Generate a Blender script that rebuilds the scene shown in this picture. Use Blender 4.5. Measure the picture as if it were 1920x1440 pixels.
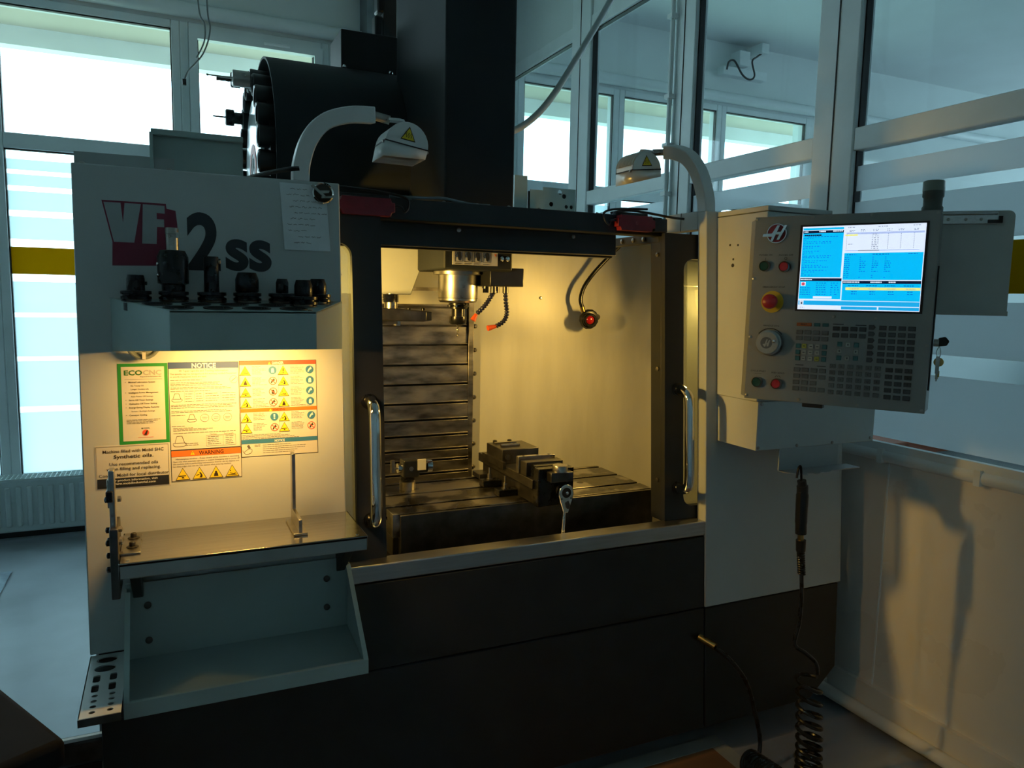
import bpy, bmesh, math, random
from mathutils import Vector, Matrix

random.seed(7)
sc = bpy.context.scene
for o in list(bpy.data.objects):
    bpy.data.objects.remove(o)
COL = sc.collection

# ------------------------------------------------------------------ camera
cam_data = bpy.data.cameras.new('camera')
cam_data.sensor_width = 36.0
cam_data.lens = 1409.0 / 1920.0 * 36.0
cam_data.clip_start = 0.05
cam_data.clip_end = 400
cam = bpy.data.objects.new('camera', cam_data)
COL.objects.link(cam)
_R = ((0.909283, 0.030064, -0.415091), (-0.415726, 0.112099, -0.902555), (0.019397, 0.993242, 0.114428))
cam.matrix_world = Matrix.Translation((0, 0, 1.51)) @ Matrix(_R).to_4x4()
sc.camera = cam

# ------------------------------------------------------------------ light paths
sc.cycles.max_bounces = 8
sc.cycles.caustics_reflective = False
sc.cycles.caustics_refractive = False
# ------------------------------------------------------------------ world, exposure
sc.view_settings.view_transform = 'Standard'
sc.view_settings.look = 'None'
sc.view_settings.gamma = 1.0
sc.view_settings.exposure = 0.0
try:
    sc.view_settings.use_curve_mapping = False
except Exception:
    pass
SKY = 5.4
world = bpy.data.worlds.new('overcast_sky')
sc.world = world
world.use_nodes = True
bg = world.node_tree.nodes['Background']
bg.inputs[0].default_value = (0.66, 0.90, 1.0, 1)
bg.inputs[1].default_value = SKY
LAMP = 10.0          # watts of each lamp inside the enclosure
TRAYLAMP = 3.9
WARM = (1.0, 0.61, 0.13)


def link_light(name, kind, loc, target, energy, color, parent=None, **kw):
    d = bpy.data.lights.new(name, kind)
    d.energy = energy
    d.color = color
    for k, v in kw.items():
        setattr(d, k, v)
    o = bpy.data.objects.new(name, d)
    COL.objects.link(o)
    o.location = loc
    o.rotation_euler = (Vector(target) - Vector(loc)).to_track_quat('-Z', 'Y').to_euler()
    return o


# ------------------------------------------------------------------ materials
MATS = {}


def mat(name, rgb, rough=0.5, metal=0.0, var=0.06, scale=18.0, bump=0.0, coat=0.0, emit=0.0, rvar=0.08,
        stretch=(1, 1, 1), aniso=0.0, spec=0.5, sharp=False):
    if name in MATS:
        return MATS[name]
    m = bpy.data.materials.new(name)
    m.use_nodes = True
    nt = m.node_tree
    b = nt.nodes['Principled BSDF']
    tc = nt.nodes.new('ShaderNodeTexCoord')
    mp = nt.nodes.new('ShaderNodeMapping')
    mp.inputs['Scale'].default_value = stretch
    nz = nt.nodes.new('ShaderNodeTexNoise')
    nz.inputs['Scale'].default_value = scale
    nz.inputs['Detail'].default_value = 5
    nt.links.new(tc.outputs['Object'], mp.inputs['Vector'])
    nt.links.new(mp.outputs['Vector'], nz.inputs['Vector'])
    cr = nt.nodes.new('ShaderNodeValToRGB')
    lo = [max(0, c * (1 - var * 1.6)) for c in rgb]
    hi = [min(1, c * (1 + var)) for c in rgb]
    cr.color_ramp.elements[0].color = (*lo, 1)
    cr.color_ramp.elements[1].color = (*hi, 1)
    cr.color_ramp.elements[0].position = 0.32
    cr.color_ramp.elements[1].position = 0.68
    if sharp:
        cr.color_ramp.elements[0].position = 0.50
        cr.color_ramp.elements[1].position = 0.56
    nt.links.new(nz.outputs['Fac'], cr.inputs['Fac'])
    nt.links.new(cr.outputs['Color'], b.inputs['Base Color'])
    mr = nt.nodes.new('ShaderNodeMapRange')
    mr.inputs['To Min'].default_value = max(0.02, rough - rvar)
    mr.inputs['To Max'].default_value = min(1, rough + rvar)
    nt.links.new(nz.outputs['Fac'], mr.inputs['Value'])
    nt.links.new(mr.outputs['Result'], b.inputs['Roughness'])
    b.inputs['Metallic'].default_value = metal
    b.inputs['Specular IOR Level'].default_value = spec
    if coat:
        b.inputs['Coat Weight'].default_value = coat
        b.inputs['Coat Roughness'].default_value = 0.15
    if aniso:
        b.inputs['Anisotropic'].default_value = aniso
    if bump:
        bp = nt.nodes.new('ShaderNodeBump')
        bp.inputs['Strength'].default_value = bump
        bp.inputs['Distance'].default_value = 0.004
        nt.links.new(nz.outputs['Fac'], bp.inputs['Height'])
        nt.links.new(bp.outputs['Normal'], b.inputs['Normal'])
    if emit:
        b.inputs['Emission Color'].default_value = (*rgb, 1)
        b.inputs['Emission Strength'].default_value = emit
    MATS[name] = m
    return m


def glass_mat(name, tint=(0.95, 0.98, 1.0), refl=0.08, rough=0.01):
    if name in MATS:
        return MATS[name]
    m = bpy.data.materials.new(name)
    m.use_nodes = True
    nt = m.node_tree
    nt.nodes.remove(nt.nodes['Principled BSDF'])
    out = nt.nodes['Material Output']
    tr = nt.nodes.new('ShaderNodeBsdfTransparent')
    tr.inputs[0].default_value = (*tint, 1)
    gl = nt.nodes.new('ShaderNodeBsdfGlossy')
    gl.inputs['Roughness'].default_value = rough
    fw = nt.nodes.new('ShaderNodeLayerWeight')
    fw.inputs['Blend'].default_value = 0.5
    lw = nt.nodes.new('ShaderNodeMath')
    lw.operation = 'POWER'
    lw.inputs[1].default_value = 5.0
    nt.links.new(fw.outputs['Facing'], lw.inputs[0])
    nz = nt.nodes.new('ShaderNodeTexNoise')
    nz.inputs['Scale'].default_value = 2.0
    ad = nt.nodes.new('ShaderNodeMath')
    ad.operation = 'MULTIPLY_ADD'
    ad.inputs[1].default_value = 0.02
    ad.inputs[2].default_value = refl - 0.04
    nt.links.new(nz.outputs['Fac'], ad.inputs[0])
    a2 = nt.nodes.new('ShaderNodeMath')
    a2.operation = 'ADD'
    a2.use_clamp = True
    nt.links.new(lw.outputs[0], a2.inputs[0])
    nt.links.new(ad.outputs[0], a2.inputs[1])
    mx = nt.nodes.new('ShaderNodeMixShader')
    nt.links.new(a2.outputs[0], mx.inputs[0])
    nt.links.new(tr.outputs[0], mx.inputs[1])
    nt.links.new(gl.outputs[0], mx.inputs[2])
    nt.links.new(mx.outputs[0], out.inputs['Surface'])
    MATS[name] = m
    return m


def film_mat(name, rgb, trans=0.7, clear=0.0):
    """window film: diffuse + translucent (+ a little clear)"""
    if name in MATS:
        return MATS[name]
    m = bpy.data.materials.new(name)
    m.use_nodes = True
    nt = m.node_tree
    nt.nodes.remove(nt.nodes['Principled BSDF'])
    out = nt.nodes['Material Output']
    nz = nt.nodes.new('ShaderNodeTexNoise')
    nz.inputs['Scale'].default_value = 3.0
    cr = nt.nodes.new('ShaderNodeValToRGB')
    cr.color_ramp.elements[0].color = (*[c * 0.96 for c in rgb], 1)
    cr.color_ramp.elements[1].color = (*rgb, 1)
    nt.links.new(nz.outputs['Fac'], cr.inputs['Fac'])
    df = nt.nodes.new('ShaderNodeBsdfDiffuse')
    tl = nt.nodes.new('ShaderNodeBsdfTranslucent')
    nt.links.new(cr.outputs[0], df.inputs[0])
    nt.links.new(cr.outputs[0], tl.inputs[0])
    mx = nt.nodes.new('ShaderNodeMixShader')
    mx.inputs[0].default_value = trans
    nt.links.new(df.outputs[0], mx.inputs[1])
    nt.links.new(tl.outputs[0], mx.inputs[2])
    last = mx
    if clear:
        tp = nt.nodes.new('ShaderNodeBsdfTransparent')
        m2 = nt.nodes.new('ShaderNodeMixShader')
        m2.inputs[0].default_value = clear
        nt.links.new(mx.outputs[0], m2.inputs[1])
        nt.links.new(tp.outputs[0], m2.inputs[2])
        last = m2
    nt.links.new(last.outputs[0], out.inputs['Surface'])
    MATS[name] = m
    return m


mat('putty_paint', (0.53, 0.56, 0.55), 0.42, var=0.025, scale=6, coat=0.1)
mat('grey_paint', (0.42, 0.45, 0.45), 0.4, var=0.03, scale=7)
mat('teal_paint', (0.40, 0.50, 0.49), 0.38, var=0.03, scale=7)
mat('charcoal_paint', (0.024, 0.026, 0.027), 0.46, var=0.10, scale=9, rvar=0.05, spec=0.35)
mat('shroud_paint', (0.022, 0.026, 0.029), 0.55, var=0.10, scale=5, rvar=0.05, spec=0.2)
mat('interior_paint', (0.60, 0.60, 0.56), 0.36, var=0.05, scale=5, rvar=0.06, stretch=(3, 1, 0.6))
mat('black_plastic', (0.012, 0.013, 0.015), 0.35, var=0.1, scale=30)
mat('matt_black', (0.012, 0.013, 0.015), 0.85, var=0.1, scale=20, spec=0.1)
mat('black_rubber', (0.010, 0.011, 0.012), 0.28, var=0.1, scale=40)
mat('black_oxide', (0.014, 0.015, 0.017), 0.28, metal=0.5, var=0.1, scale=40)
mat('stainless', (0.56, 0.54, 0.50), 0.20, metal=1.0, var=0.08, scale=9, stretch=(1, 30, 1), rvar=0.09)
mat('sill_steel', (0.50, 0.50, 0.50), 0.33, metal=1.0, var=0.06, scale=9, stretch=(1, 20, 20), rvar=0.08)
mat('chrome', (0.75, 0.75, 0.75), 0.08, metal=1.0, var=0.04, scale=20, rvar=0.03)
mat('machined_steel', (0.42, 0.40, 0.37), 0.30, metal=1.0, var=0.12, scale=30)
mat('dark_steel', (0.10, 0.095, 0.09), 0.38, metal=0.9, var=0.2, scale=25)
mat('table_steel', (0.34, 0.32, 0.29), 0.30, metal=1.0, var=0.40, scale=7, rvar=0.2, sharp=True)
mat('way_steel', (0.30, 0.28, 0.26), 0.36, metal=1.0, var=0.35, scale=10, rvar=0.12, stretch=(1, 1, 3))
mat('bolt_steel', (0.35, 0.33, 0.30), 0.3, metal=1.0, var=0.1, scale=60)
mat('lamp_white', (0.72, 0.73, 0.72), 0.42, var=0.03, scale=12)
mat('ribbed_alu', (0.70, 0.70, 0.66), 0.34, metal=0.35, var=0.05, scale=15)
mat('pendant_paint', (0.27, 0.28, 0.27), 0.42, var=0.05, scale=9)
mat('pendant_side', (0.27, 0.28, 0.27), 0.45, var=0.05, scale=9)
mat('key_dark', (0.055, 0.058, 0.06), 0.4, var=0.1, scale=50)
mat('key_grey', (0.13, 0.135, 0.135), 0.42, var=0.1, scale=50)
mat('key_white', (0.40, 0.41, 0.38), 0.42, var=0.08, scale=50)
mat('key_teal', (0.03, 0.13, 0.14), 0.42, var=0.1, scale=50)
mat('key_orange', (0.42, 0.12, 0.03), 0.42, var=0.1, scale=50)
mat('key_yellow', (0.42, 0.40, 0.06), 0.42, var=0.1, scale=50)
mat('button_green', (0.012, 0.07, 0.035), 0.3, var=0.05, scale=50)
mat('button_red', (0.55, 0.03, 0.035), 0.3, var=0.05, scale=50)
mat('estop_yellow', (0.72, 0.50, 0.02), 0.4, var=0.04, scale=30)
mat('logo_red', (0.24, 0.018, 0.025), 0.35, var=0.06, scale=30)
mat('interlock_red', (0.22, 0.010, 0.022), 0.45, var=0.1, scale=40)
mat('vf_magenta', (0.20, 0.008, 0.035), 0.45, var=0.04, scale=20)
mat('vf_grey', (0.40, 0.42, 0.42), 0.45, var=0.03, scale=20)
mat('print_black', (0.012, 0.014, 0.018), 0.5, var=0.05, scale=20)
mat('print_grey', (0.11, 0.10, 0.09), 0.6, var=0.05, scale=50)
mat('print_tan', (0.38, 0.37, 0.35), 0.6, var=0.05, scale=50)
mat('print_white', (0.80, 0.80, 0.78), 0.5, var=0.02, scale=20)
mat('print_blue', (0.03, 0.07, 0.24), 0.5, var=0.03, scale=20)
mat('print_sky', (0.04, 0.18, 0.36), 0.5, var=0.03, scale=20)
mat('print_green', (0.02, 0.26, 0.04), 0.5, var=0.03, scale=20)
mat('print_dkgreen', (0.02, 0.14, 0.03), 0.5, var=0.03, scale=20)
mat('print_red', (0.68, 0.09, 0.05), 0.5, var=0.03, scale=20)
mat('print_orange', (0.78, 0.17, 0.02), 0.5, var=0.03, scale=20)
mat('print_yellow', (0.82, 0.62, 0.02), 0.5, var=0.03, scale=20)
mat('print_brown', (0.035, 0.02, 0.008), 0.5, var=0.05, scale=20)
mat('decal_white', (0.62, 0.60, 0.56), 0.5, var=0.02, scale=15)
mat('paper', (0.80, 0.84, 0.86), 0.7, var=0.03, scale=25)
mat('hose_blue', (0.012, 0.015, 0.055), 0.35, var=0.1, scale=40)
mat('nozzle_orange', (0.75, 0.10, 0.02), 0.4, var=0.05, scale=40)
mat('frame_alu', (0.84, 0.90, 0.91), 0.45, var=0.03, scale=6)
mat('frame_window', (0.78, 0.84, 0.85), 0.45, var=0.03, scale=6)
mat('gasket', (0.02, 0.02, 0.022), 0.6, var=0.1, scale=30)
mat('wall_paint', (0.78, 0.84, 0.84), 0.85, var=0.02, scale=3, bump=0.03)
mat('ceiling_paint', (0.74, 0.78, 0.78), 0.9, var=0.02, scale=3)
mat('panel_laminate', (0.82, 0.80, 0.75), 0.28, var=0.03, scale=2, rvar=0.04)
mat('floor_vinyl', (0.36, 0.385, 0.43), 0.34, var=0.12, scale=2.2, rvar=0.10, bump=0.02)
mat('radiator_paint', (0.55, 0.62, 0.62), 0.4, var=0.02, scale=10)
mat('galvanised', (0.22, 0.25, 0.27), 0.45, metal=0.6, var=0.2, scale=6)
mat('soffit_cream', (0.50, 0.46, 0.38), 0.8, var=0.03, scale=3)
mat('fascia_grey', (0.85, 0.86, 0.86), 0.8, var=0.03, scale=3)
mat('meadow', (0.42, 0.48, 0.36), 0.95, var=0.1, scale=0.6)
mat('clipboard_grey', (0.44, 0.45, 0.42), 0.4, var=0.04, scale=8)
mat('beacon_lens', (0.16, 0.20, 0.17), 0.3, var=0.05, scale=20)
mat('beacon_body', (0.05, 0.065, 0.055), 0.35, var=0.05, scale=20)
mat('mat_orange', (0.30, 0.15, 0.07), 0.6, var=0.1, scale=8)
mat('tape_white', (0.45, 0.47, 0.44), 0.6, var=0.1, scale=8)
mat('bench_orange', (0.60, 0.11, 0.03), 0.5, var=0.1, scale=8)
mat('plastic_sheet', (0.45, 0.52, 0.62), 0.25, var=0.2, scale=9)
mat('air_hose', (0.62, 0.70, 0.70), 0.4, var=0.04, scale=20)
mat('cable_grey', (0.18, 0.21, 0.22), 0.5, var=0.08, scale=20)
mat('brass', (0.45, 0.30, 0.10), 0.3, metal=1.0, var=0.1, scale=40)
mat('carousel_white', (0.66, 0.72, 0.72), 0.16, var=0.03, scale=8, coat=0.4)
mat('scr_cyan', (0.0, 0.50, 0.95), 0.3, emit=0.92, var=0.01)
mat('scr_cyan2', (0.01, 0.40, 0.82), 0.3, emit=0.92, var=0.01)
mat('scr_white', (0.72, 0.80, 0.95), 0.3, emit=1.0, var=0.01)
mat('scr_lav', (0.45, 0.55, 0.88), 0.3, emit=0.9, var=0.01)
mat('scr_navy', (0.004, 0.012, 0.05), 0.3, emit=0.6, var=0.05)
mat('scr_text', (0.0, 0.13, 0.36), 0.3, emit=0.8, var=0.05)
mat('scr_grey', (0.36, 0.40, 0.50), 0.3, emit=0.8, var=0.05)
mat('scr_yellow', (0.90, 0.85, 0.25), 0.3, emit=0.9, var=0.01)
mat('scr_red', (0.70, 0.08, 0.14), 0.3, emit=0.8, var=0.01)
mat('bulb_glow', (1.0, 0.66, 0.25), 0.3, emit=6.0, var=0.01)
mat('red_lens', (0.35, 0.01, 0.015), 0.08, var=0.05, coat=0.5)
GLASS = glass_mat('window_glass', (0.93, 0.97, 0.98), 0.05)
PGLASS = glass_mat('partition_glass', (0.86, 0.93, 0.95), 0.06)
DGLASS = glass_mat('door_glass', (0.80, 0.84, 0.84), 0.20, 0.03)
FILM = film_mat('frosted_film', (0.80, 0.88, 0.92), 0.75, 0.10)
FILM_IN = film_mat('partition_film', (0.94, 0.98, 1.0), 0.62, 0.12)
YFILM = film_mat('yellow_film', (0.60, 0.40, 0.005), 0.42, 0.0)
YFILM_IN = film_mat('partition_yellow_film', (0.60, 0.40, 0.005), 0.42, 0.0)


# ------------------------------------------------------------------ mesh builder
def eval_curve(cd):
    o = bpy.data.objects.new('tmp', cd)
    COL.objects.link(o)
    dg = bpy.context.evaluated_depsgraph_get()
    me = bpy.data.meshes.new_from_object(o.evaluated_get(dg))
    vs = [tuple(v.co) for v in me.vertices]
    fs = [tuple(p.vertices) for p in me.polygons]
    bpy.data.objects.remove(o)
    bpy.data.curves.remove(cd)
    bpy.data.meshes.remove(me)
    return vs, fs


_TXT = {}


def text_geo(s, bold=0.0, align='LEFT', res=2):
    k = (s, bold, align, res)
    if k not in _TXT:
        cd = bpy.data.curves.new('tmp', 'FONT')
        cd.body = s
        cd.size = 1.0
        cd.align_x = align
        cd.offset = bold
        cd.resolution_u = res
        cd.fill_mode = 'FRONT'
        _TXT[k] = eval_curve(cd)
    return _TXT[k]


def plate_geo(outer, holes, t):
    cd = bpy.data.curves.new('tmp', 'CURVE')
    cd.dimensions = '2D'
    cd.fill_mode = 'BOTH'
    cd.extrude = t / 2
    for ring in [outer] + list(holes):
        sp = cd.splines.new('POLY')
        sp.points.add(len(ring) - 1)
        for p, (a, b) in zip(sp.points, ring):
            p.co = (a, b, 0, 1)
        sp.use_cyclic_u = True
    return eval_curve(cd)


def circle(cx, cy, r, n=24, ry=None):
    ry = r if ry is None else ry
    return [(cx + r * math.cos(2 * math.pi * i / n), cy + ry * math.sin(2 * math.pi * i / n)) for i in range(n)]


def rrect(x0, x1, y0, y1, r, n=5):
    pts = []
    for cx, cy, a0 in ((x1 - r, y1 - r, 0), (x0 + r, y1 - r, 90), (x0 + r, y0 + r, 180), (x1 - r, y0 + r, 270)):
        for i in range(n + 1):
            a = math.radians(a0 + 90 * i / n)
            pts.append((cx + r * math.cos(a), cy + r * math.sin(a)))
    return pts


def smooth_path(pts, n=8):
    pts = [Vector(p) for p in pts]
    if len(pts) < 3:
        return pts
    out = []
    P = [pts[0]] + pts + [pts[-1]]
    for i in range(1, len(P) - 2):
        p0, p1, p2, p3 = P[i - 1:i + 3]
        for k in range(n):
            t = k / n
            out.append(0.5 * ((2 * p1) + (p2 - p0) * t + (2 * p0 - 5 * p1 + 4 * p2 - p3) * t * t + (3 * p1 - p0 - 3 * p2 + p3) * t ** 3))
    out.append(pts[-1])
    return out


class MB:
    def __init__(self):
        self.v, self.f = [], []

    def add(self, vs, fs):
        n = len(self.v)
        self.v += [tuple(p) for p in vs]
        self.f += [tuple(i + n for i in q) for q in fs]
        return self

    def box(self, x0, x1, y0, y1, z0, z1):
        vs = [(x, y, z) for x in (x0, x1) for y in (y0, y1) for z in (z0, z1)]
        return self.add(vs, [(0, 1, 3, 2), (4, 6, 7, 5), (0, 4, 5, 1), (2, 3, 7, 6), (0, 2, 6, 4), (1, 5, 7, 3)])

    def hexa(self, bottom, top):
        """eight corner solid: four bottom points, four top points in the same order"""
        return self.add(list(bottom) + list(top), [(0, 1, 2, 3), (4, 5, 6, 7), (0, 1, 5, 4), (1, 2, 6, 5), (2, 3, 7, 6), (3, 0, 4, 7)])

    def prism(self, pts, axis, a0, a1):
        def P(p, a):
            if axis == 'x':
                return (a, p[0], p[1])
            if axis == 'y':
                return (p[0], a, p[1])
            return (p[0], p[1], a)
        n = len(pts)
        vs = [P(p, a0) for p in pts] + [P(p, a1) for p in pts]
        fs = [tuple(range(n)), tuple(range(2 * n - 1, n - 1, -1))]
        fs += [(i, (i + 1) % n, n + (i + 1) % n, n + i) for i in range(n)]
        return self.add(vs, fs)

    def plate(self, outer, holes, t, o=(0, 0, 0), a=(1, 0, 0), b=(0, 0, 1)):
        """flat plate with holes in the plane a,b at o, thickness t centred on the plane"""
        vs, fs = plate_geo(outer, holes, t)
        o, a, b = Vector(o), Vector(a), Vector(b)
        c = a.cross(b)
        return self.add([o + a * p[0] + b * p[1] + c * p[2] for p in vs], fs)

    def text(self, s, size, o, a=(1, 0, 0), b=(0, 0, 1), align='LEFT', bold=0.0, sx=1.0, width=None, res=2):
        vs, fs = text_geo(s, bold, align, res)
        if not vs:
            return self
        o, a, b = Vector(o), Vector(a), Vector(b)
        if width:
            w = max(p[0] for p in vs) - min(p[0] for p in vs)
            sx = width / (w * size)
        return self.add([o + a * (p[0] * size * sx) + b * (p[1] * size) for p in vs], fs)

    def lathe(self, prof, o, d=(0, 0, 1), n=24, caps=True):
        """profile [(radius, height)] turned around direction d from o"""
        o, d = Vector(o), Vector(d).normalized()
        u = d.orthogonal().normalized()
        w = d.cross(u)
        vs, fs = [], []
        for r, h in prof:
            for i in range(n):
                t = 2 * math.pi * i / n
                vs.append(o + d * h + (u * math.cos(t) + w * math.sin(t)) * r)
        for k in range(len(prof) - 1):
            for i in range(n):
                j = (i + 1) % n
                fs.append((k * n + i, k * n + j, (k + 1) * n + j, (k + 1) * n + i))
        if caps:
            fs.append(tuple(range(n - 1, -1, -1)))
            fs.append(tuple(range((len(prof) - 1) * n, len(prof) * n)))
        return self.add(vs, fs)

    def cyl(self, p0, p1, r0, r1=None, n=20):
        p0, p1 = Vector(p0), Vector(p1)
        d = p1 - p0
        return self.lathe([(r0, 0), (r0 if r1 is None else r1, d.length)], p0, d, n)

    def tube(self, pts, r, n=10, smooth=8, rect=None):
        P = smooth_path(pts, smooth) if smooth else [Vector(p) for p in pts]
        vs, fs = [], []
        ref = None
        for i, p in enumerate(P):
            d = (P[min(i + 1, len(P) - 1)] - P[max(i - 1, 0)])
            if d.length < 1e-9:
                d = Vector((0, 0, 1))
            d.normalize()
            if ref is None:
                ref = Vector((0, 1, 0)) if abs(d.y) < 0.9 else Vector((1, 0, 0))
            u = (ref - d * ref.dot(d)).normalized()
            ref = u
            w = d.cross(u)
            if rect:
                for su, sw in ((1, 1), (-1, 1), (-1, -1), (1, -1)):
                    vs.append(p + u * rect[0] * su + w * rect[1] * sw)
            else:
                rr = r[min(i * len(r) // len(P), len(r) - 1)] if isinstance(r, (list, tuple)) else r
                for k in range(n):
                    t = 2 * math.pi * k / n
                    vs.append(p + (u * math.cos(t) + w * math.sin(t)) * rr)
        m = 4 if rect else n
        for i in range(len(P) - 1):
            for k in range(m):
                j = (k + 1) % m
                fs.append((i * m + k, i * m + j, (i + 1) * m + j, (i + 1) * m + k))
        fs.append(tuple(range(m - 1, -1, -1)))
        fs.append(tuple(range((len(P) - 1) * m, len(P) * m)))
        return self.add(vs, fs)

    def sphere(self, c, r, n=14, sz=1.0):
        prof = [(max(1e-4, r * math.sin(math.pi * i / n)), -r * sz * math.cos(math.pi * i / n)) for i in range(n + 1)]
        return self.lathe(prof, c, (0, 0, 1), n + 4, False)

    def shear(self):
        """the machine's front leans back: 7 cm per metre of height"""
        self.v = [(x, y + 0.07 * (z - 0.8), z) for x, y, z in self.v]
        return self

    def xform(self, M):
        self.v = [tuple(M @ Vector(p)) for p in self.v]
        return self

    def build(self, name, m, parent=None, bevel=0.0, local=False, angle=38, seg=2):
        root = parent
        while root is not None and root.parent is not None:
            root = root.parent
        off = Vector((0, 0, 0)) if (root is None or local) else root.location
        me = bpy.data.meshes.new(name)
        me.from_pydata([(p[0] - off[0], p[1] - off[1], p[2] - off[2]) for p in self.v], [], self.f)
        bm = bmesh.new()
        bm.from_mesh(me)
        bmesh.ops.recalc_face_normals(bm, faces=bm.faces)
        bm.to_mesh(me)
        bm.free()
        me.materials.append(MATS[m] if isinstance(m, str) else m)
        me.polygons.foreach_set('use_smooth', [True] * len(me.polygons))
        me.set_sharp_from_angle(angle=math.radians(angle))
        o = bpy.data.objects.new(name, me)
        COL.objects.link(o)
        if parent is not None:
            o.parent = parent
        if bevel:
            bv = o.modifiers.new('Bevel', 'BEVEL')
            bv.width = bevel
            bv.segments = seg
            bv.limit_method = 'ANGLE'
            bv.angle_limit = math.radians(40)
        return o


def thing(name, label, cat, loc, group=None, rot=None):
    o = bpy.data.objects.new(name, None)
    COL.objects.link(o)
    o.empty_display_size = 0.05
    o.location = loc
    if rot:
        o.rotation_euler = rot
    o['label'] = label
    o['category'] = cat
    if group:
        o['group'] = group
    return o


def tag(o, label, cat, group=None):
    o['label'] = label
    o['category'] = cat
    if group:
        o['group'] = group
    return o


def struct(o):
    o['kind'] = 'structure'
    return o


def copies(src, parent, offs):
    """share mesh data of a part at further offsets"""
    for d in offs:
        c = src.copy()
        COL.objects.link(c)
        c.parent = parent
        c.location = Vector(src.location) + Vector(d)


# ================================================================== THE ROOM
YB = 5.30          # window wall
ZC = 3.68          # ceiling
XP = 2.30          # glazed partition
struct(MB().box(-4.2, 9.2, -3.2, 5.5, -0.12, 0.0).build('floor', 'floor_vinyl'))
struct(MB().box(-4.2, 9.2, -3.2, 5.5, ZC, ZC + 0.15).build('ceiling', 'ceiling_paint'))
struct(MB().box(-4.2, 9.2, -3.35, -3.2, 0, ZC).build('wall_front', 'wall_paint'))
wf = MB().box(9.2, 9.35, -3.2, 5.5, 0, 1.6).box(9.2, 9.35, -3.2, 5.5, 3.2, ZC)
for y0, y1 in ((-3.2, -1.2), (0.0, 1.2), (2.6, 3.4), (4.6, 5.5)):
    wf.box(9.2, 9.35, y0, y1, 1.6, 3.2)
struct(wf.build('wall_far', 'wall_paint'))
struct(MB().box(-4.35, -4.2, -3.2, 5.5, 0, ZC).build('wall_left', 'wall_paint'))
# back wall: plinth, lintel and piers around the windows
wb = MB().box(-4.2, 9.2, YB, YB + 0.2, 0, 0.36).box(-4.2, 9.2, YB, YB + 0.2, 3.17, ZC)
wb.box(1.04, 2.44, YB, YB + 0.2, 0.36, 3.17).box(5.36, 9.2, YB, YB + 0.2, 0.36, 3.17).box(-4.2, -3.7, YB, YB + 0.2, 0.36, 3.17)
struct(wb.build('wall_back', 'wall_paint'))
struct(MB().tube([(-4.2, YB - 0.03, 3.23), (9.2, YB - 0.03, 3.23)], 0.045, 12, 0).build('trim_1', 'frame_window'))
struct(MB().box(-4.2, 2.2, YB - 0.02, YB, 0.0, 0.09).build('baseboard_back', 'gasket'))


def window(n, x0, x1, sash=False, film=True):
    """floor-high window with a transom, in the back wall"""
    w = MB()
    f = 0.05
    for a, b in ((x0, x0 + f), (x1 - f, x1)):
        w.box(a, b, YB - 0.01, YB + 0.09, 0.36, 3.17)
    w.box(x0 + f, x1 - f, YB - 0.01, YB + 0.09, 3.12, 3.17).box(x0 + f, x1 - f, YB - 0.01, YB + 0.09, 0.36, 0.385)
    w.box(x0 + f, x1 - f, YB - 0.012, YB + 0.085, 2.315, 2.403)
    o = struct(w.build('window_%d' % n, 'frame_window', bevel=0.006))
    if sash:
        MB().plate([(x0 + .05, 2.403), (x1 - .05, 2.403), (x1 - .05, 3.12), (x0 + .05, 3.12)],
                   [[(x0 + .10, 2.45), (x1 - .10, 2.45), (x1 - .10, 3.07), (x0 + .10, 3.07)]], 0.06, (0, YB - .01, 0)).build('sash', 'frame_window', o)
        h = MB().cyl((x1 - .42, YB - .045, 3.10), (x1 - .26, YB - .045, 3.10), .012, n=8)
        h.build('window_handle', 'frame_alu', o)
    g0, g1 = (2.403, 3.12)
    b = .05 if not sash else .10
    MB().box(x0 + b, x1 - b, YB + .03, YB + .036, g0, g1).build('pane', GLASS, o)
    MB().box(x0 + f, x1 - f, YB + .03, YB + .036, .385, 2.315).build('pane', GLASS, o)
    # black gaskets around the panes
    gk = MB()
    for z0, z1, bb in ((g0, g1, b), (.385, 2.315, f)):
        for xx in (x0 + bb, x1 - bb - .006):
            gk.box(xx, xx + .006, YB + .0, YB + .028, z0, z1)
        gk.box(x0 + bb, x1 - bb, YB + .0, YB + .028, z1 - .008, z1)
    gk.build('gasket', 'gasket', o)
    if film:
        for z0, z1 in ((2.199, 2.26), (2.107, 2.184 - .01), (1.965, 2.077), (1.797, 1.929), (1.364, 1.548), (1.10, 1.335), (.795, 1.071), (.385, .759)):
            MB().box(x0 + f, x1 - f, YB + .026, YB + .028, z0, z1).build('frosted_strip', FILM, o)
        MB().box(x0 + f, x1 - f, YB + .022, YB + .026, 1.592, 1.752).build('yellow_strip', YFILM, o)
    return o


for n, (a, b, s) in enumerate(((-3.7, -2.30, False), (-2.30, -.88, False), (-.88, .125, False), (.125, 1.04, True), (2.44, 3.325, False), (3.325, 4.35, False), (4.35, 5.36, False))):
    window(n + 1, a, b, s)
# outdoors: eave of the roof and the ground
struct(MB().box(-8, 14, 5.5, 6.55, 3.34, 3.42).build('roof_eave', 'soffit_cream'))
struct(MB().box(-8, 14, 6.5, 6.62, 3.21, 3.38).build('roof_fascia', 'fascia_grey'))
struct(MB().box(-60, 60, 5.5, 120, -.6, -.5).build('outdoor_ground', 'meadow'))

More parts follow.
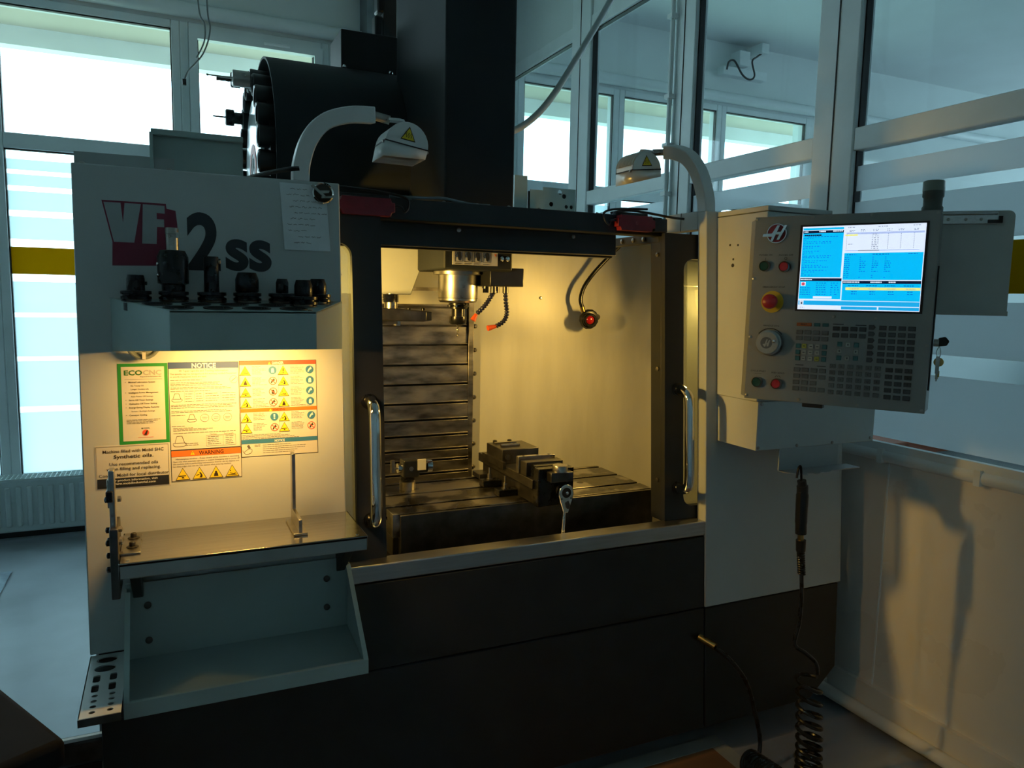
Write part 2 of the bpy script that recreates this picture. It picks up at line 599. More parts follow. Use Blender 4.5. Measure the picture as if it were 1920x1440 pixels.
# glazed partition to the next room
posts = [(5.21, 5.30), (3.94, 4.16), (2.97, 3.13), (2.03, 2.22), (0.35, 0.5), (-1.4, -1.25), (-3.2, -3.05)]
for k, (a, b) in enumerate(posts):
    o = struct(MB().box(XP - .035, XP + .035, a, b, 0.98, ZC).build('trim_%d' % (k + 2), 'frame_alu', bevel=.006))
    if b - a > .12:
        MB().box(XP - .038, XP + .038, (a + b) / 2 - .002, (a + b) / 2 + .002, 1.0, ZC).build('seam', 'gasket', o)
bays = [(4.16, 5.21), (3.13, 3.94), (2.22, 2.97), (0.5, 2.03), (-1.25, .35), (-3.05, -1.4)]
for k, (a, b) in enumerate(bays):
    fr = MB().box(XP - .03, XP + .03, a, b, 2.06, 2.14).box(XP - .03, XP + .03, a, b, 3.05, 3.13).box(XP - .03, XP + .03, a, b, .98, 1.0)
    o = struct(fr.build('window_%d' % (k + 8), 'frame_alu', bevel=.005))
    MB().box(XP - .003, XP + .003, a, b, 1.0, 2.06).build('pane', PGLASS, o)
    MB().box(XP - .003, XP + .003, a, b, 2.14, 3.05).build('pane', PGLASS, o)
    MB().box(XP - .015, XP + .015, a, b, 3.045, 3.05).box(XP - .015, XP + .015, a, a + .006, 2.14, 3.05).box(XP - .015, XP + .015, b - .006, b, 1.0, 3.05).build('gasket', 'gasket', o)
    MB().box(XP - .02, XP + .02, a, b, 3.13, ZC).build('upper_panel', 'wall_paint', o)
    for z0, z1 in ((1.917, 2.006), (1.720, 1.878), (1.351, 1.523), (1.045, 1.282)):
        MB().box(XP - .008, XP - .005, a, b, z0, z1).build('frosted_strip', FILM_IN, o)
    MB().box(XP - .008, XP - .005, a, b, 1.55, 1.709).build('yellow_strip', YFILM_IN, o)
wr = struct(MB().box(XP - .01, XP + .03, -3.2, YB, 0.0, .98).build('wall_right', 'panel_laminate'))
MB().tube([(XP - .025, -3.2, .985), (XP - .025, YB - .02, .985)], .022, 10, 0).build('sill_tube', 'frame_alu', wr)
MB().box(XP - .035, XP - .01, -3.2, YB - .02, .985, 1.03).build('sill_profile', 'frame_alu', wr)
for y in (1.45, 1.80, 1.15):
    MB().box(XP - .05, XP - .01, y, y + .02, .96, 1.01).build('tube_clip', 'frame_alu', wr)
bb = struct(MB().box(XP - .03, XP - .01, -3.2, YB - .02, 0.02, .14).build('baseboard_right', 'panel_laminate'))
MB().tube([(XP - .05, -3.2, .045), (XP - .05, 5.2, .045)], .024, 10, 0).build('pipe', 'panel_laminate', bb)
for y in (1.98, 1.35):
    MB().box(XP - .08, XP - .02, y, y + .025, .02, .08).build('pipe_clip', 'panel_laminate', bb)
# seam in the laminate
MB().box(XP - .013, XP - .008, 1.795, 1.80, .14, .96).build('panel_joint', 'frame_alu', wr)

# conduit on the partition post
cd_ = thing('cable_conduit', 'thin grey conduit clipped up the partition post behind the right work lamp', 'conduit', (XP - .055, 3.05, 1.0))
MB().tube([(XP - .055, 3.12, 1.0), (XP - .055, 3.12, ZC - .01)], .012, 10, 0).build('pipe', 'frame_alu', cd_)
for z in (2.02, 2.25, 2.48, 2.85, 3.3):
    MB().box(XP - .075, XP - .03, 3.10, 3.14, z, z + .02).build('pipe_clip', 'frame_alu', cd_)

# radiator under the window
rd = thing('radiator', 'pale panel radiator with ribbed front under the left window', 'radiator', (-.9, 5.15, 0.06))
MB().box(-1.75, .45, 5.12, 5.20, .075, .385).build('body', 'radiator_paint', rd, bevel=.01)
rib = MB().box(-1.70, -1.672, 5.105, 5.125, .11, .35).build('rib', 'radiator_paint', rd, bevel=.008)
copies(rib, rd, [(.054 * k, 0, 0) for k in range(1, 39)])
gr = MB()
for k in range(88):
    gr.box(-1.74 + k * .025, -1.734 + k * .025, 5.115, 5.255, .385, .395)
for k in range(5):
    gr.box(-1.75, .45, 5.112 + k * .034, 5.118 + k * .034, .385, .397)
gr.build('top_grille', 'radiator_paint', rd)
MB().box(-1.5, -1.45, 5.14, 5.20, 0, .08).box(.1, .15, 5.14, 5.20, 0, .08).build('foot', 'radiator_paint', rd)

# loose wires hanging from the ceiling by the window
wi = thing('hanging_wires', 'two thin grey wires hanging loose in front of the window post', 'wires', (.24, 4.6, 2.65))
MB().tube([(.20, 4.6, ZC), (.205, 4.6, 3.07), (.235, 4.6, 2.95), (.23, 4.6, 2.86), (.19, 4.6, 2.77)], .0045, 6).build('wire', 'cable_grey', wi)
MB().tube([(.255, 4.6, ZC), (.25, 4.6, 3.07), (.262, 4.6, 2.93), (.225, 4.6, 2.80), (.15, 4.6, 2.70), (.125, 4.6, 2.645)], .0045, 6).build('wire', 'cable_grey', wi)
MB().box(.115, .135, 4.59, 4.61, 2.62, 2.65).build('plug', 'black_plastic', wi)

# galvanised column on the wall behind the machine
gc = thing('steel_column', 'tall galvanised column against the wall behind the milling machine', 'column', (1.45, 5.2, 0))
MB().box(1.28, 1.41, 5.16, 5.295, 0, ZC).build('web', 'galvanised', gc)
MB().box(1.25, 1.29, 5.10, 5.295, 0, ZC).build('flange', 'galvanised', gc)
MB().box(1.41, 1.68, 5.12, 5.295, 0, ZC).build('cover_plate', 'grey_paint', gc)

# device with a cable high on the wall of the next room
dv = thing('wall_bracket', 'pale metal bracket with a dangling cable high on the next room wall', 'bracket', (4.5, 5.2, 3.42))
MB().box(4.29, 4.76, 5.22, 5.299, 3.40, 3.47).build('rail', 'frame_alu', dv, bevel=.006)
MB().box(4.42, 4.53, 5.18, 5.299, 3.48, 3.60).build('box', 'frame_alu', dv, bevel=.006)
MB().box(4.58, 4.66, 5.10, 5.299, 3.58, 3.66).build('mount', 'wall_paint', dv, bevel=.006)
MB().tube([(4.66, 5.12, 3.62), (4.58, 5.15, 3.56), (4.50, 5.12, 3.50), (4.55, 5.14, 3.40), (4.50, 5.14, 3.36), (4.42, 5.14, 3.39), (4.34, 5.15, 3.49), (4.29, 5.16, 3.48), (4.28, 5.17, 3.42)], .008, 6).build('cable', 'black_plastic', dv)
sd = thing('smoke_detector', 'small round grey detector on the ceiling of the next room', 'detector', (5.05, 3.6, ZC - .06))
MB().lathe([(.03, 0), (.05, .015), (.05, .045), (.06, .058)], (5.05, 3.6, ZC - .058), n=18).build('housing', 'frame_alu', sd)
# orange topped bench in the next room
ob = thing('orange_bench', 'orange edged bench just behind the glass partition', 'bench', (2.75, 1.9, 0))
MB().box(2.42, 3.1, 1.9, 2.9, .93, 1.0).build('bench_top', 'bench_orange', ob, bevel=.005)
for x, y in ((2.46, 1.95), (3.02, 1.95), (2.46, 2.82), (3.02, 2.82)):
    MB().box(x, x + .04, y, y + .04, 0, .93).build('leg', 'charcoal_paint', ob)
db = thing('dark_bench', 'dark low worktop behind the glass partition beside the orange bench', 'bench', (2.75, .9, 0))
MB().box(2.42, 3.1, .4, 1.86, .90, .965).build('bench_top', 'charcoal_paint', db, bevel=.005)
for x, y in ((2.46, .45), (3.02, .45), (2.46, 1.78), (3.02, 1.78)):
    MB().box(x, x + .04, y, y + .04, 0, .90).build('leg', 'charcoal_paint', db)

# black bin whose corner shows beside the foot of the mill, mat and plastic on the floor
bn = thing('black_bin', 'tall matt black bin standing beside the foot of the milling machine', 'bin', (-.46, 1.48, 0))
MB().prism([(-.184, 1.395), (-.38, 1.75), (-.74, 1.55), (-.54, 1.195)], 'z', .0, .70).build('body', 'matt_black', bn, bevel=.012)
MB().prism([(-.176, 1.401), (-.382, 1.773), (-.752, 1.568), (-.546, 1.196)], 'z', .70, .75).build('lid', 'matt_black', bn, bevel=.012)
fm = thing('floor_mat', 'flat orange-brown board edged with pale tape lying before the mill', 'mat', (1.45, 1.62, 0))
MB().box(.9, 1.685, 1.2, 1.925, 0, .012).build('board', 'mat_orange', fm)
MB().box(.9, 1.688, 1.872, 1.928, .012, .014).build('tape', 'tape_white', fm)
MB().box(1.632, 1.688, 1.2, 1.870, .012, .014).build('tape', 'tape_white', fm)
ps = thing('plastic_sheet', 'crumpled translucent plastic sheet lying on the floor near the radiator', 'sheet', (-1.1, 4.3, 0))
vs, fs = [], []
for i in range(13):
    for j in range(13):
        vs.append((-1.45 + i * .055, 3.9 + j * .06, .004 + .05 * random.random() * (1 - abs(i - 6) / 8)))
for i in range(12):
    for j in range(12):
        fs.append((i * 13 + j, i * 13 + j + 1, i * 13 + j + 14, i * 13 + j + 13))
MB().add(vs, fs).build('sheet', 'plastic_sheet', ps, angle=20)

# ================================================================== THE MILLING MACHINE
mm = thing('milling_machine', 'large grey and charcoal vertical milling machine with open sliding doors', 'machine', (1.0, 2.4, 0))
P = 'putty_paint'
D = 'charcoal_paint'
YF = 1.88
# front panels (leaning)
MB().box(-.182, .406, YF, YF + .022, .682, 1.787).shear().build('left_front_panel', P, mm, bevel=.003)
MB().box(-.180, -.16, 1.99, 3.2, .40, 1.77).build('left_side_panel', P, mm)
MB().prism([(-.165, .522), (1.562, .522), (1.562, .754), (-.165, .754)], 'y', YF + .004, YF + .03).shear().build('base_panel', D, mm, bevel=.003)
MB().prism([(-.165, .12), (1.562, .12), (1.562, .517), (-.165, .517)], 'y', YF + .006, YF + .03).shear().build('base_panel', D, mm, bevel=.003)
MB().prism([(1.567, .12), (2.03, .12), (2.15, .215), (2.16, .517), (1.567, .517)], 'y', YF + .006, YF + .03).shear().build('base_panel', D, mm, bevel=.003)
MB().box(-.15, 2.13, 1.93, 3.1, .10, .50).build('base_casting', D, mm)
for x in (0.0, 1.0, 2.0):
    for y in (2.05, 3.0):
        MB().lathe([(.05, 0), (.05, .015), (.02, .02), (.02, .105)], (x, y, 0), n=16).build('levelling_foot', 'dark_steel', mm)
# right front panel (one sheet with the column beside the door)
MB().box(1.562, 2.166, YF, YF + .044, .522, 1.795).shear().build('right_front_panel', P, mm, bevel=.003)
MB().box(2.12, 2.166, YF + .08, 3.1, .45, 1.78).build('right_side_panel', P, mm)
hd = MB().hexa([(1.562, 1.99, 1.738), (1.60, 1.99, 1.738), (1.60, 2.166, 1.738), (1.562, 2.166, 1.738)], [(1.562, 1.994, 1.797), (1.60, 1.994, 1.797), (1.60, 2.166, 1.797), (1.562, 2.166, 1.797)])
hd.build('header_return', P, mm, bevel=.002)
MB().box(1.5615, 1.563, 2.078, 2.081, 1.738, 1.797).build('header_seam', 'gasket', mm)
# sill rail
MB().box(.41, 1.563, YF, YF + .062, .757, .804).build('sill_rail', 'sill_steel', mm, bevel=.004)
MB().box(.41, 1.563, YF + .062, YF + .075, .72, .796).build('sill_lip', 'sill_steel', mm, bevel=.002)
# header beam
MB().box(.408, 1.44, YF + .065, YF + .125, 1.712, 1.770).shear().build('header_beam', D, mm, bevel=.003)
MB().box(.408, 1.305, YF + .125, YF + .15, 1.647, 1.716).shear().build('header_inner_plate', D, mm, bevel=.002)
MB().box(.408, 1.305, YF + .15, YF + .175, 1.642, 1.650).shear().build('header_lip', D, mm)
sb = MB()
sb.lathe([(.005, 0), (.005, .003), (.002, .006)], (.70, YF + .066, 1.762), n=8)
scr = MB().lathe([(.006, 0), (.006, .003), (.003, .006)], (.62, YF + .10, 1.7705), n=10).shear().build('header_screw', 'bolt_steel', mm)
copies(scr, mm, [(.10 * k, 0, 0) for k in range(1, 9)])
for x in (.772, 1.148):
    MB().lathe([(.0065, 0), (.0065, .003), (.004, .004)], (x, YF + .124, 1.700), (0, -1, 0), 12).shear().build('header_bolt', 'bolt_steel', mm)


# doors
def door(x0, x1, wx0, wx1, hx, side):
    d = MB().plate([(x0, .795), (x1, .795), (x1, 1.722), (x0, 1.722)], [rrect(wx0, wx1, .845, 1.643, .035)], .02, (0, YF + .058, 0)).shear().build('door', D, mm, bevel=.002)
    MB().plate(rrect(wx0 - .012, wx1 + .012, .833, 1.655, .04), [], .006, (0, YF + .075, 0)).shear().build('door_window', DGLASS, d)
    e = MB()
    if side > 0:
        e.box(x0, x0 + .022, YF + .068, YF + .125, .80, 1.722)
        e.box(x0 - .002, x0 + .03, YF + .08, YF + .38, 1.694, 1.722)
    else:
        e.box(x1 - .022, x1, YF + .068, YF + .088, .80, 1.722)
    e.shear().build('door_stile', D, d, bevel=.002)
    bx = x0 + .001 if side > 0 else x1
    b = MB()
    for z in (1.655, .93, 1.29):
        b.lathe([(.007, 0), (.007, .003), (.003, .004)], (x0 - .001 if side > 0 else x1 + .001, YF + .085, z), (-1 if side > 0 else 1, 0, 0), 10)
    if side > 0:
        for y in (.16, .22, .29):
            b.lathe([(.008, 0), (.008, .003), (.003, .004)], (x0 - .003, YF + y, 1.708), (-1, 0, 0), 10)
    b.shear().build('stile_bolt', 'bolt_steel', d)
    h = MB().tube([(hx, YF + .048, 1.228), (hx, YF + .022, 1.228), (hx, YF - .004, 1.214), (hx, YF - .012, 1.18), (hx, YF - .012, 1.07), (hx, YF - .012, .96), (hx, YF - .004, .923), (hx, YF + .022, .909), (hx, YF + .048, .909)], .0155, 14)
    h.shear().build('handle', 'chrome', d)
    fl = MB()
    for z in (1.228, .909):
        fl.lathe([(.021, 0), (.021, .004), (.017, .006)], (hx, YF + .048, z), (0, -1, 0), 20)
    fl.shear().build('handle_flange', 'black_oxide', d)
    return d


door(-.05, .523, .05, .445, .482, -1)
door(1.437, 1.98, 1.510, 1.92, 1.488, 1)


# safety interlock switches on the header beam
def interlock(x0, x1, zc, dirn):
    y0 = YF + .035
    pts = []
    h, n = .0235, .011
    for sx, sz in ((1, 1), (-1, 1), (-1, -1), (1, -1)):
        cx = x1 if sx > 0 else x0
        if sx * sz > 0:
            pts += [(cx, zc + sz * (h - n)), (cx - sx * n * .7, zc + sz * (h - n)), (cx - sx * n, zc + sz * (h - .004)), (cx - sx * n, zc + sz * h)]
        else:
            pts += [(cx - sx * n, zc + sz * h), (cx - sx * n, zc + sz * (h - .004)), (cx - sx * n * .7, zc + sz * (h - n)), (cx, zc + sz * (h - n))]
    o = MB().prism(pts, 'y', y0, y0 + .028).shear().build('interlock_switch', 'interlock_red', mm, bevel=.0015)
    MB().lathe([(.005, 0), (.005, .0015), (.003, .002)], ((x0 + x1) / 2, y0, zc), (0, -1, 0), 12).shear().build('switch_screw', 'logo_red', o)
    ex = x1 if dirn > 0 else x0
    MB().tube([(ex, y0 + .015, zc + .006), (ex + dirn * .02, y0 + .012, zc + .004), (ex + dirn * .028, y0 + .01, zc - .008), (ex + dirn * .04, y0 + .012, zc + .006), (ex + dirn * .035, y0 + .02, zc + .03), (ex - dirn * .03, y0 + .04, zc + .045), (ex - dirn * .14, y0 + .05, zc + .052)], .0035, 8).shear().build('switch_cable', 'black_plastic', o)
    MB().box(x0 + .01, x1 - .005, y0 + .032, y0 + .05, zc + .024, zc + .036).shear().build('actuator', 'black_plastic', o, bevel=.003)
    return o


interlock(.408, .560, 1.740, 1)
interlock(1.256, 1.392, 1.744, -1)
MB().box(1.395, 1.445, YF + .045, YF + .09, 1.722, 1.765).shear().build('switch_key_block', 'black_plastic', mm, bevel=.003)
MB().tube([(1.27, YF + .10, 1.778), (1.35, YF + .10, 1.79), (1.50, YF + .10, 1.778), (1.55, YF + .10, 1.776)], .004, 8).shear().build('header_cable', 'black_plastic', mm)
MB().tube([(.56, YF + .09, 1.777), (.66, YF + .09, 1.779), (.72, YF + .10, 1.783), (.80, YF + .10, 1.773), (.86, YF + .10, 1.773)], .004, 8).shear().build('header_cable', 'cable_grey', mm)

# enclosure inside: back sheet, right angled sheet, left sheet, floor pan
ip = 'interior_paint'
MB().box(1.085, 1.62, 2.75, 2.77, .62, 1.78).build('enclosure_back_sheet', ip, mm)
MB().box(-.14, .655, 2.75, 2.77, .62, 1.78).build('enclosure_back_sheet', ip, mm)
cv = [(1.62 + .36 * math.sin(math.radians(t_)), 2.75 - .36 * (1 - math.cos(math.radians(t_)))) for t_ in range(0, 91, 6)] + [(1.98, 2.05)]
cw = [(1.62 + .38 * math.sin(math.radians(t_)), 2.77 - .38 * (1 - math.cos(math.radians(t_)))) for t_ in range(0, 91, 6)] + [(2.0, 2.05)]
MB().prism(cv + cw[::-1], 'z', .62, 1.74).build('enclosure_right_sheet', ip, mm)
MB().box(-.155, -.14, 1.95, 2.77, .62, 1.74).build('enclosure_left_sheet', ip, mm)
MB().box(-.15, 2.1, 1.96, 2.75, .60, .62).build('chip_pan', 'dark_steel', mm)
MB().box(.655, 1.085, 2.752, 2.77, .62, 1.80).build('column_plate', ip, mm)
b0 = MB().lathe([(.0085, 0), (.0085, .004), (.004, .008)], (1.100, 2.7495, 1.395), (0, -1, 0), 12).build('sheet_bolt', 'bolt_steel', mm)
copies(b0, mm, [(0, 0, -.0935 * k) for k in range(1, 7)] + [(-.46, 0, -.0935 * k) for k in range(-1, 7)])
b1 = MB().lathe([(.006, 0), (.006, .003), (.003, .005)], (1.895, 2.625, 1.60), (-.75, -.66, 0), 10).build('sheet_bolt', 'bolt_steel', mm)
copies(b1, mm, [(0, 0, -.105 * k) for k in range(1, 8)])
MB().lathe([(.006, 0), (.006, .003), (.003, .006)], (1.385, 2.7495, 1.51), (0, -1, 0), 10).build('sheet_bolt', 'bolt_steel', mm)

MB().box(-.158, .50, 2.02, 2.58, 1.752, 1.762).build('spill_block_sheet', ip, mm)  # unseen sheet, added to keep warm lamp spill off the carousel
MB().box(1.76, 2.12, 2.17, 2.70, 1.742, 1.750).build('spill_block_sheet', ip, mm)  # unseen, added likewise to block lamp spill at the right
# way cover on the column: telescoping slats
wc = MB().box(1.060, 1.082, 2.715, 2.75, .66, 1.50).box(.658, .68, 2.715, 2.75, .66, 1.50).build('way_cover', 'way_steel', mm, bevel=.002)
zs = [1.483, 1.468, 1.398, 1.325, 1.25, 1.176, 1.103, 1.04, .98, .925, .885, .835, .76, .68]
for k in range(len(zs) - 1):
    y = 2.735 - .0035 * (k % 14)
    MB().box(.682, 1.058, y - .004, y, zs[k + 1] + .002, zs[k] - .005).box(.682, 1.058, y - .009, y, zs[k + 1] + .002, zs[k + 1] + .006).build('slat', 'way_steel', wc, bevel=.001)
MB().box(.68, 1.06, 2.738, 2.75, .66, 1.478).build('cover_backing', 'dark_steel', wc)

# table with T slots, saddle
tb = MB()
ty = [2.09, 2.162, 2.178, 2.292, 2.308, 2.422, 2.438, 2.452]
for a, b in ((2.09, 2.162), (2.178, 2.292), (2.308, 2.422), (2.438, 2.452)):
    tb.box(.585, 1.497, a, b, .845, .870)
tb.box(.585, 1.497, 2.09, 2.452, .80, .835)
for y in (2.17, 2.30, 2.43):
    pass
for a, b in ((2.09, 2.152), (2.188, 2.282), (2.318, 2.412), (2.448, 2.452)):
    tb.box(.585, 1.497, a, b, .834, .846)
table = tb.build('table', 'table_steel', mm, bevel=.0012)
MB().box(.605, 1.497, 2.078, 2.088, .62, .868).build('table_apron', 'dark_steel', mm, bevel=.002)
MB().box(.585, .603, 2.09, 2.45, .74, .80).build('table_end_cap', 'dark_steel', mm, bevel=.002)
MB().box(.75, 1.35, 2.10, 2.72, .62, .79).build('saddle', 'dark_steel', mm, bevel=.004)
for x, y in ((1.30, 2.24), (1.36, 2.13), (1.32, 2.13)):
    MB().lathe([(.012, 0), (.012, .0006)], (x, y, .870), n=16).build('table_mark', 'dark_steel', table)
# spindle head
H = 'shroud_paint'
MB().box(.775, 1.006, 2.20, 2.47, 1.592, 3.35).build('head_shroud', H, mm, bevel=.006)
MB().box(.79, .99, 2.47, 2.78, 1.60, 3.30).build('column_shroud', H, mm, bevel=.006)
sp = MB().lathe([(.083, 0), (.083, -.018), (.0665, -.020), (.0665, -.092), (.0655, -.096), (.0655, -.104), (.060, -.110), (.030, -.112)], (.893, 2.39, 1.600), n=40).build('spindle_nose', 'machined_steel', mm)
MB().lathe([(.0672, 0), (.0672, .002)], (.893, 2.39, 1.503), n=40).build('nose_ring', 'dark_steel', sp)
# coolant block, nozzles
cb = MB().box(.955, 1.075, 2.26, 2.42, 1.545, 1.605).build('coolant_block', 'black_plastic', mm, bevel=.003)
fit = MB()
for x, y in ((1.0, 2.34), (1.025, 2.37), (1.045, 2.34), (.985, 2.37)):
    fit.cyl((x, y, 1.548), (x, y, 1.524), .010, n=10)
fit.cyl((.965, 2.34, 1.548), (.965, 2.34, 1.538), .006, n=8)
fit.build('hose_fitting', 'dark_steel', cb)


def nozzle(path, tip):
    P_ = smooth_path(path, 7)
    n = MB()
    o = None
    prof_done = 0
    for i in range(0, len(P_) - 2, 2):
        a, b = P_[i], P_[i + 2]
        d = b - a
        n.lathe([(.0055, 0), (.0085, d.length * .25), (.0085, d.length * .5), (.0050, d.length * .95)], a, d, 10)
    o = n.build('coolant_hose', 'hose_blue', mm)
    a, b = P_[-1], Vector(tip)
    MB().lathe([(.006, 0), (.007, .006), (.010, (b - a).length)], a, b - a, 10).build('nozzle_tip', 'nozzle_orange', o)


nozzle([(1.0, 2.34, 1.527), (.985, 2.34, 1.50), (.965, 2.34, 1.475), (.94, 2.34, 1.452)], (.928, 2.34, 1.432))
nozzle([(1.045, 2.34, 1.527), (1.048, 2.34, 1.49), (1.052, 2.34, 1.455), (1.04, 2.34, 1.428), (1.012, 2.34, 1.412)], (.982, 2.34, 1.405))
MB().tube([(1.012, 2.34, 1.53), (.995, 2.34, 1.506)], .003, 8, 0).build('mist_pipe', 'bolt_steel', cb)
# instruction plate on the head
pl = MB().box(.802, .952, 2.196, 2.1995, 1.607, 1.66).build('instruction_plate', 'decal_white', mm)
for k in range(4):
    x = .808 + k * .031
    MB().plate([(x, 1.616), (x + .026, 1.616), (x + .026, 1.655), (x, 1.655)], [[(x + .0012, 1.6172), (x + .0248, 1.6172), (x + .0248, 1.6538), (x + .0012, 1.6538)]], .0006, (0, 2.1955, 0)).build('picture_frame', 'print_grey', pl)
    MB().prism([(x + .012, 1.622), (x + .018, 1.619), (x + .022, 1.63), (x + .021, 1.645), (x + .013, 1.648), (x + .009, 1.64)], 'y', 2.1950, 2.1958).tube([(x + .004, 2.1953, 1.65), (x + .007, 2.1953, 1.642), (x + .004, 2.1953, 1.634), (x + .008, 2.1953, 1.63)], .0009, 5).build('pictogram', 'print_black', pl)
    MB().box(x + .001, x + .024, 2.1952, 2.1958, 1.6112, 1.6122).box(x + .001, x + .02, 2.1952, 2.1958, 1.609, 1.61).build('print_line', 'print_grey', pl)
MB().prism([(.94, 1.643), (.948, 1.643), (.944, 1.636)], 'y', 2.195, 2.1958).build('pictogram', 'print_orange', pl)
for x in (.968, .986):
    MB().lathe([(.008, 0), (.008, .004), (.004, .008)], (x, 2.1995, 1.630), (0, -1, 0), 12).build('head_screw', 'chrome', mm)
# tool changer cover, arm
MB().prism([(.50, 1.80), (.872, 1.80), (.762, 1.512), (.50, 1.512)], 'y', 2.50, 2.515).build('changer_cover', P, mm, bevel=.002)
MB().box(.50, .78, 2.52, 2.74, 1.54, 1.75).build('changer_housing', 'dark_steel', mm, bevel=.004)
MB().box(.66, .90, 2.60, 2.74, 1.528, 1.54).build('changer_tray', 'machined_steel', mm)
am = MB().prism([(.60, 1.468), (.70, 1.466), (.782, 1.459), (.80, 1.457), (.80, 1.427), (.775, 1.424), (.60, 1.428)], 'y', 2.40, 2.47).build('changer_arm', 'dark_steel', mm, bevel=.003)
MB().box(.783, .803, 2.395, 2.475, 1.428, 1.457).build('gripper', 'black_plastic', am, bevel=.002)
for x in (.735, .785, .70):
    MB().lathe([(.007, 0), (.007, .006), (.003, .008)], (x, 2.435, 1.4605), n=10).build('arm_screw', 'black_oxide', am)
MB().lathe([(.022, 0), (.022, .022), (.016, .022), (.016, .05)], (.675, 2.44, 1.465), n=20).build('arm_pivot', 'machined_steel', am)
MB().lathe([(.045, 0), (.045, .026)], (.655, 2.44, 1.487), n=24).build('arm_hub', 'black_oxide', am)
MB().box(.688, .702, 2.42, 2.45, 1.410, 1.43).build('arm_stop', 'machined_steel', am)
MB().box(.60, .69, 2.41, 2.47, 1.416, 1.424).build('arm_bar', 'dark_steel', am)
# control cabinet at the right end
cc = MB().box(1.604, 1.86, 1.726, 1.95, 1.212, 1.775).build('control_cabinet', P, mm, bevel=.003)
MB().box(1.604, 1.86, 1.724, 2.02, 1.777, 1.792).build('cabinet_cap', P, cc, bevel=.002)
for y, z, r in ((1.88, 1.685, .0035), (1.844, 1.683, .0035), (1.862, 1.641, .0035), (1.863, 1.622, .006)):
    MB().lathe([(r, 0), (r, .001)], (1.6038, y, z), (-1, 0, 0), 12).build('cabinet_hole', 'gasket', cc)
lb = MB().box(1.608, 2.105, 1.721, 1.92, 1.063, 1.212).build('connection_box', P, mm, bevel=.002)
MB().box(1.6065, 1.6079, 1.722, 1.92, 1.064, 1.211).build('box_side', P, lb)
for x, z in ((1.62, 1.205), (1.614, 1.072), (1.77, 1.07), (1.92, 1.07), (2.09, 1.075), (2.09, 1.205)):
    MB().lathe([(.005, 0), (.005, .002), (.002, .003)], (x, 1.7208, z), (0, -1, 0), 10).build('box_screw', 'bolt_steel', lb)
hb = MB().box(1.703, 1.951, 1.722, 1.726, .995, 1.063).build('hanger_bracket', 'grey_paint', mm)
tg = [(1.703, 1.722), (1.703, 1.70), (1.735, 1.655), (1.75, 1.648), (1.755, 1.66), (1.775, 1.66), (1.782, 1.645), (1.80, 1.648), (1.812, 1.66), (1.83, 1.65), (1.85, 1.655), (1.868, 1.668), (1.89, 1.66), (1.93, 1.668), (1.99, 1.668), (1.99, 1.722)]
MB().prism(tg, 'z', .993, .9955).build('notched_shelf', 'sill_steel', hb)
# drain fitting in the base at the right
MB().cyl((1.536, 1.852, .43), (1.56, 1.80, .415), .012, n=12).build('air_fitting', 'brass', mm)
# chip auger tube at the left foot, sheet metal on the top left
au = MB().box(-.30, -.155, 1.895, 1.925, .405, .474).build('chip_chute', 'dark_steel', mm, bevel=.012)
MB().box(-.305, -.155, 1.890, 1.90, .472, .480).build('chute_rim', 'frame_alu', au)
MB().box(-.25, -.17, 1.90, 1.92, 0, .405).build('chute_leg', D, au)
tp = MB().prism([(-.234, 1.80), (.036, 1.80), (.036, 1.914), (-.234, 1.912)], 'y', 2.60, 2.62).build('top_sheet', 'grey_paint', mm)
MB().prism([(-.028, 1.80), (.24, 1.80), (.24, 2.004), (-.028, 2.004)], 'y', 2.64, 2.66).box(-.028, .24, 2.62, 2.66, 1.985, 2.004).build('chute_sheet', 'teal_paint', mm, bevel=.003)
MB().box(-.032, -.022, 2.58, 2.66, 1.80, 1.985).build('chute_side', 'teal_paint', mm)
for x in (-.165, .015):
    MB().lathe([(.009, 0), (.009, .005), (.004, .010)], (x, YF + .055 + .07, 1.788), n=12).build('panel_bolt', 'bolt_steel', mm)
MB().tube([(.17, 2.2, 1.80), (.22, 2.05, 1.805), (.28, 1.96, 1.812), (.308, 1.95, 1.816)], .006, 8).build('lamp_cable', 'black_plastic', mm)


# ---------------------------------------------------------------- graphics and decals on the left front panel
def Y(d):
    return YF - d


def panel_part(mb, name, m, parent):
    return mb.shear().build(name, m, parent)


lg = panel_part(MB().prism([(-.106, 1.617), (-.125, 1.709), (.006, 1.709), (.007, 1.698), (.026, 1.694), (.029, 1.66), (.029, 1.568), (-.108, 1.564)], 'y', Y(.0003), Y(.0007)), 'badge_field', 'vf_magenta', mm)
vf = MB()
vf.add([(x, Y(.0011), z) for x, z in ((-.121, 1.705), (-.087, 1.705), (-.0835, 1.66), (-.079, 1.705), (-.046, 1.705), (-.062, 1.617), (-.103, 1.617))], [(0, 1, 2, 6), (2, 3, 4, 5), (2, 5, 6)])
vf.add([(x, Y(.0011), z) for x, z in ((-.042, 1.705), (.003, 1.704), (.003, 1.686), (-.014, 1.687), (-.014, 1.673), (.001, 1.673), (.001, 1.655), (-.014, 1.655), (-.016, 1.616), (-.046, 1.616))], [(0, 1, 2, 3), (0, 3, 8, 9), (3, 4, 7, 8), (4, 5, 6, 7)])
panel_part(vf, 'lettering', 'vf_grey', lg)
vt = MB()
vt.text('2', .178, (.0475, Y(.0006), 1.565), bold=.035, width=.073, res=8)
vt.text('ss', .142, (.131, Y(.0006), 1.566), bold=.034, width=.105, res=8)
panel_part(vt, 'model_lettering', 'print_black', mm)


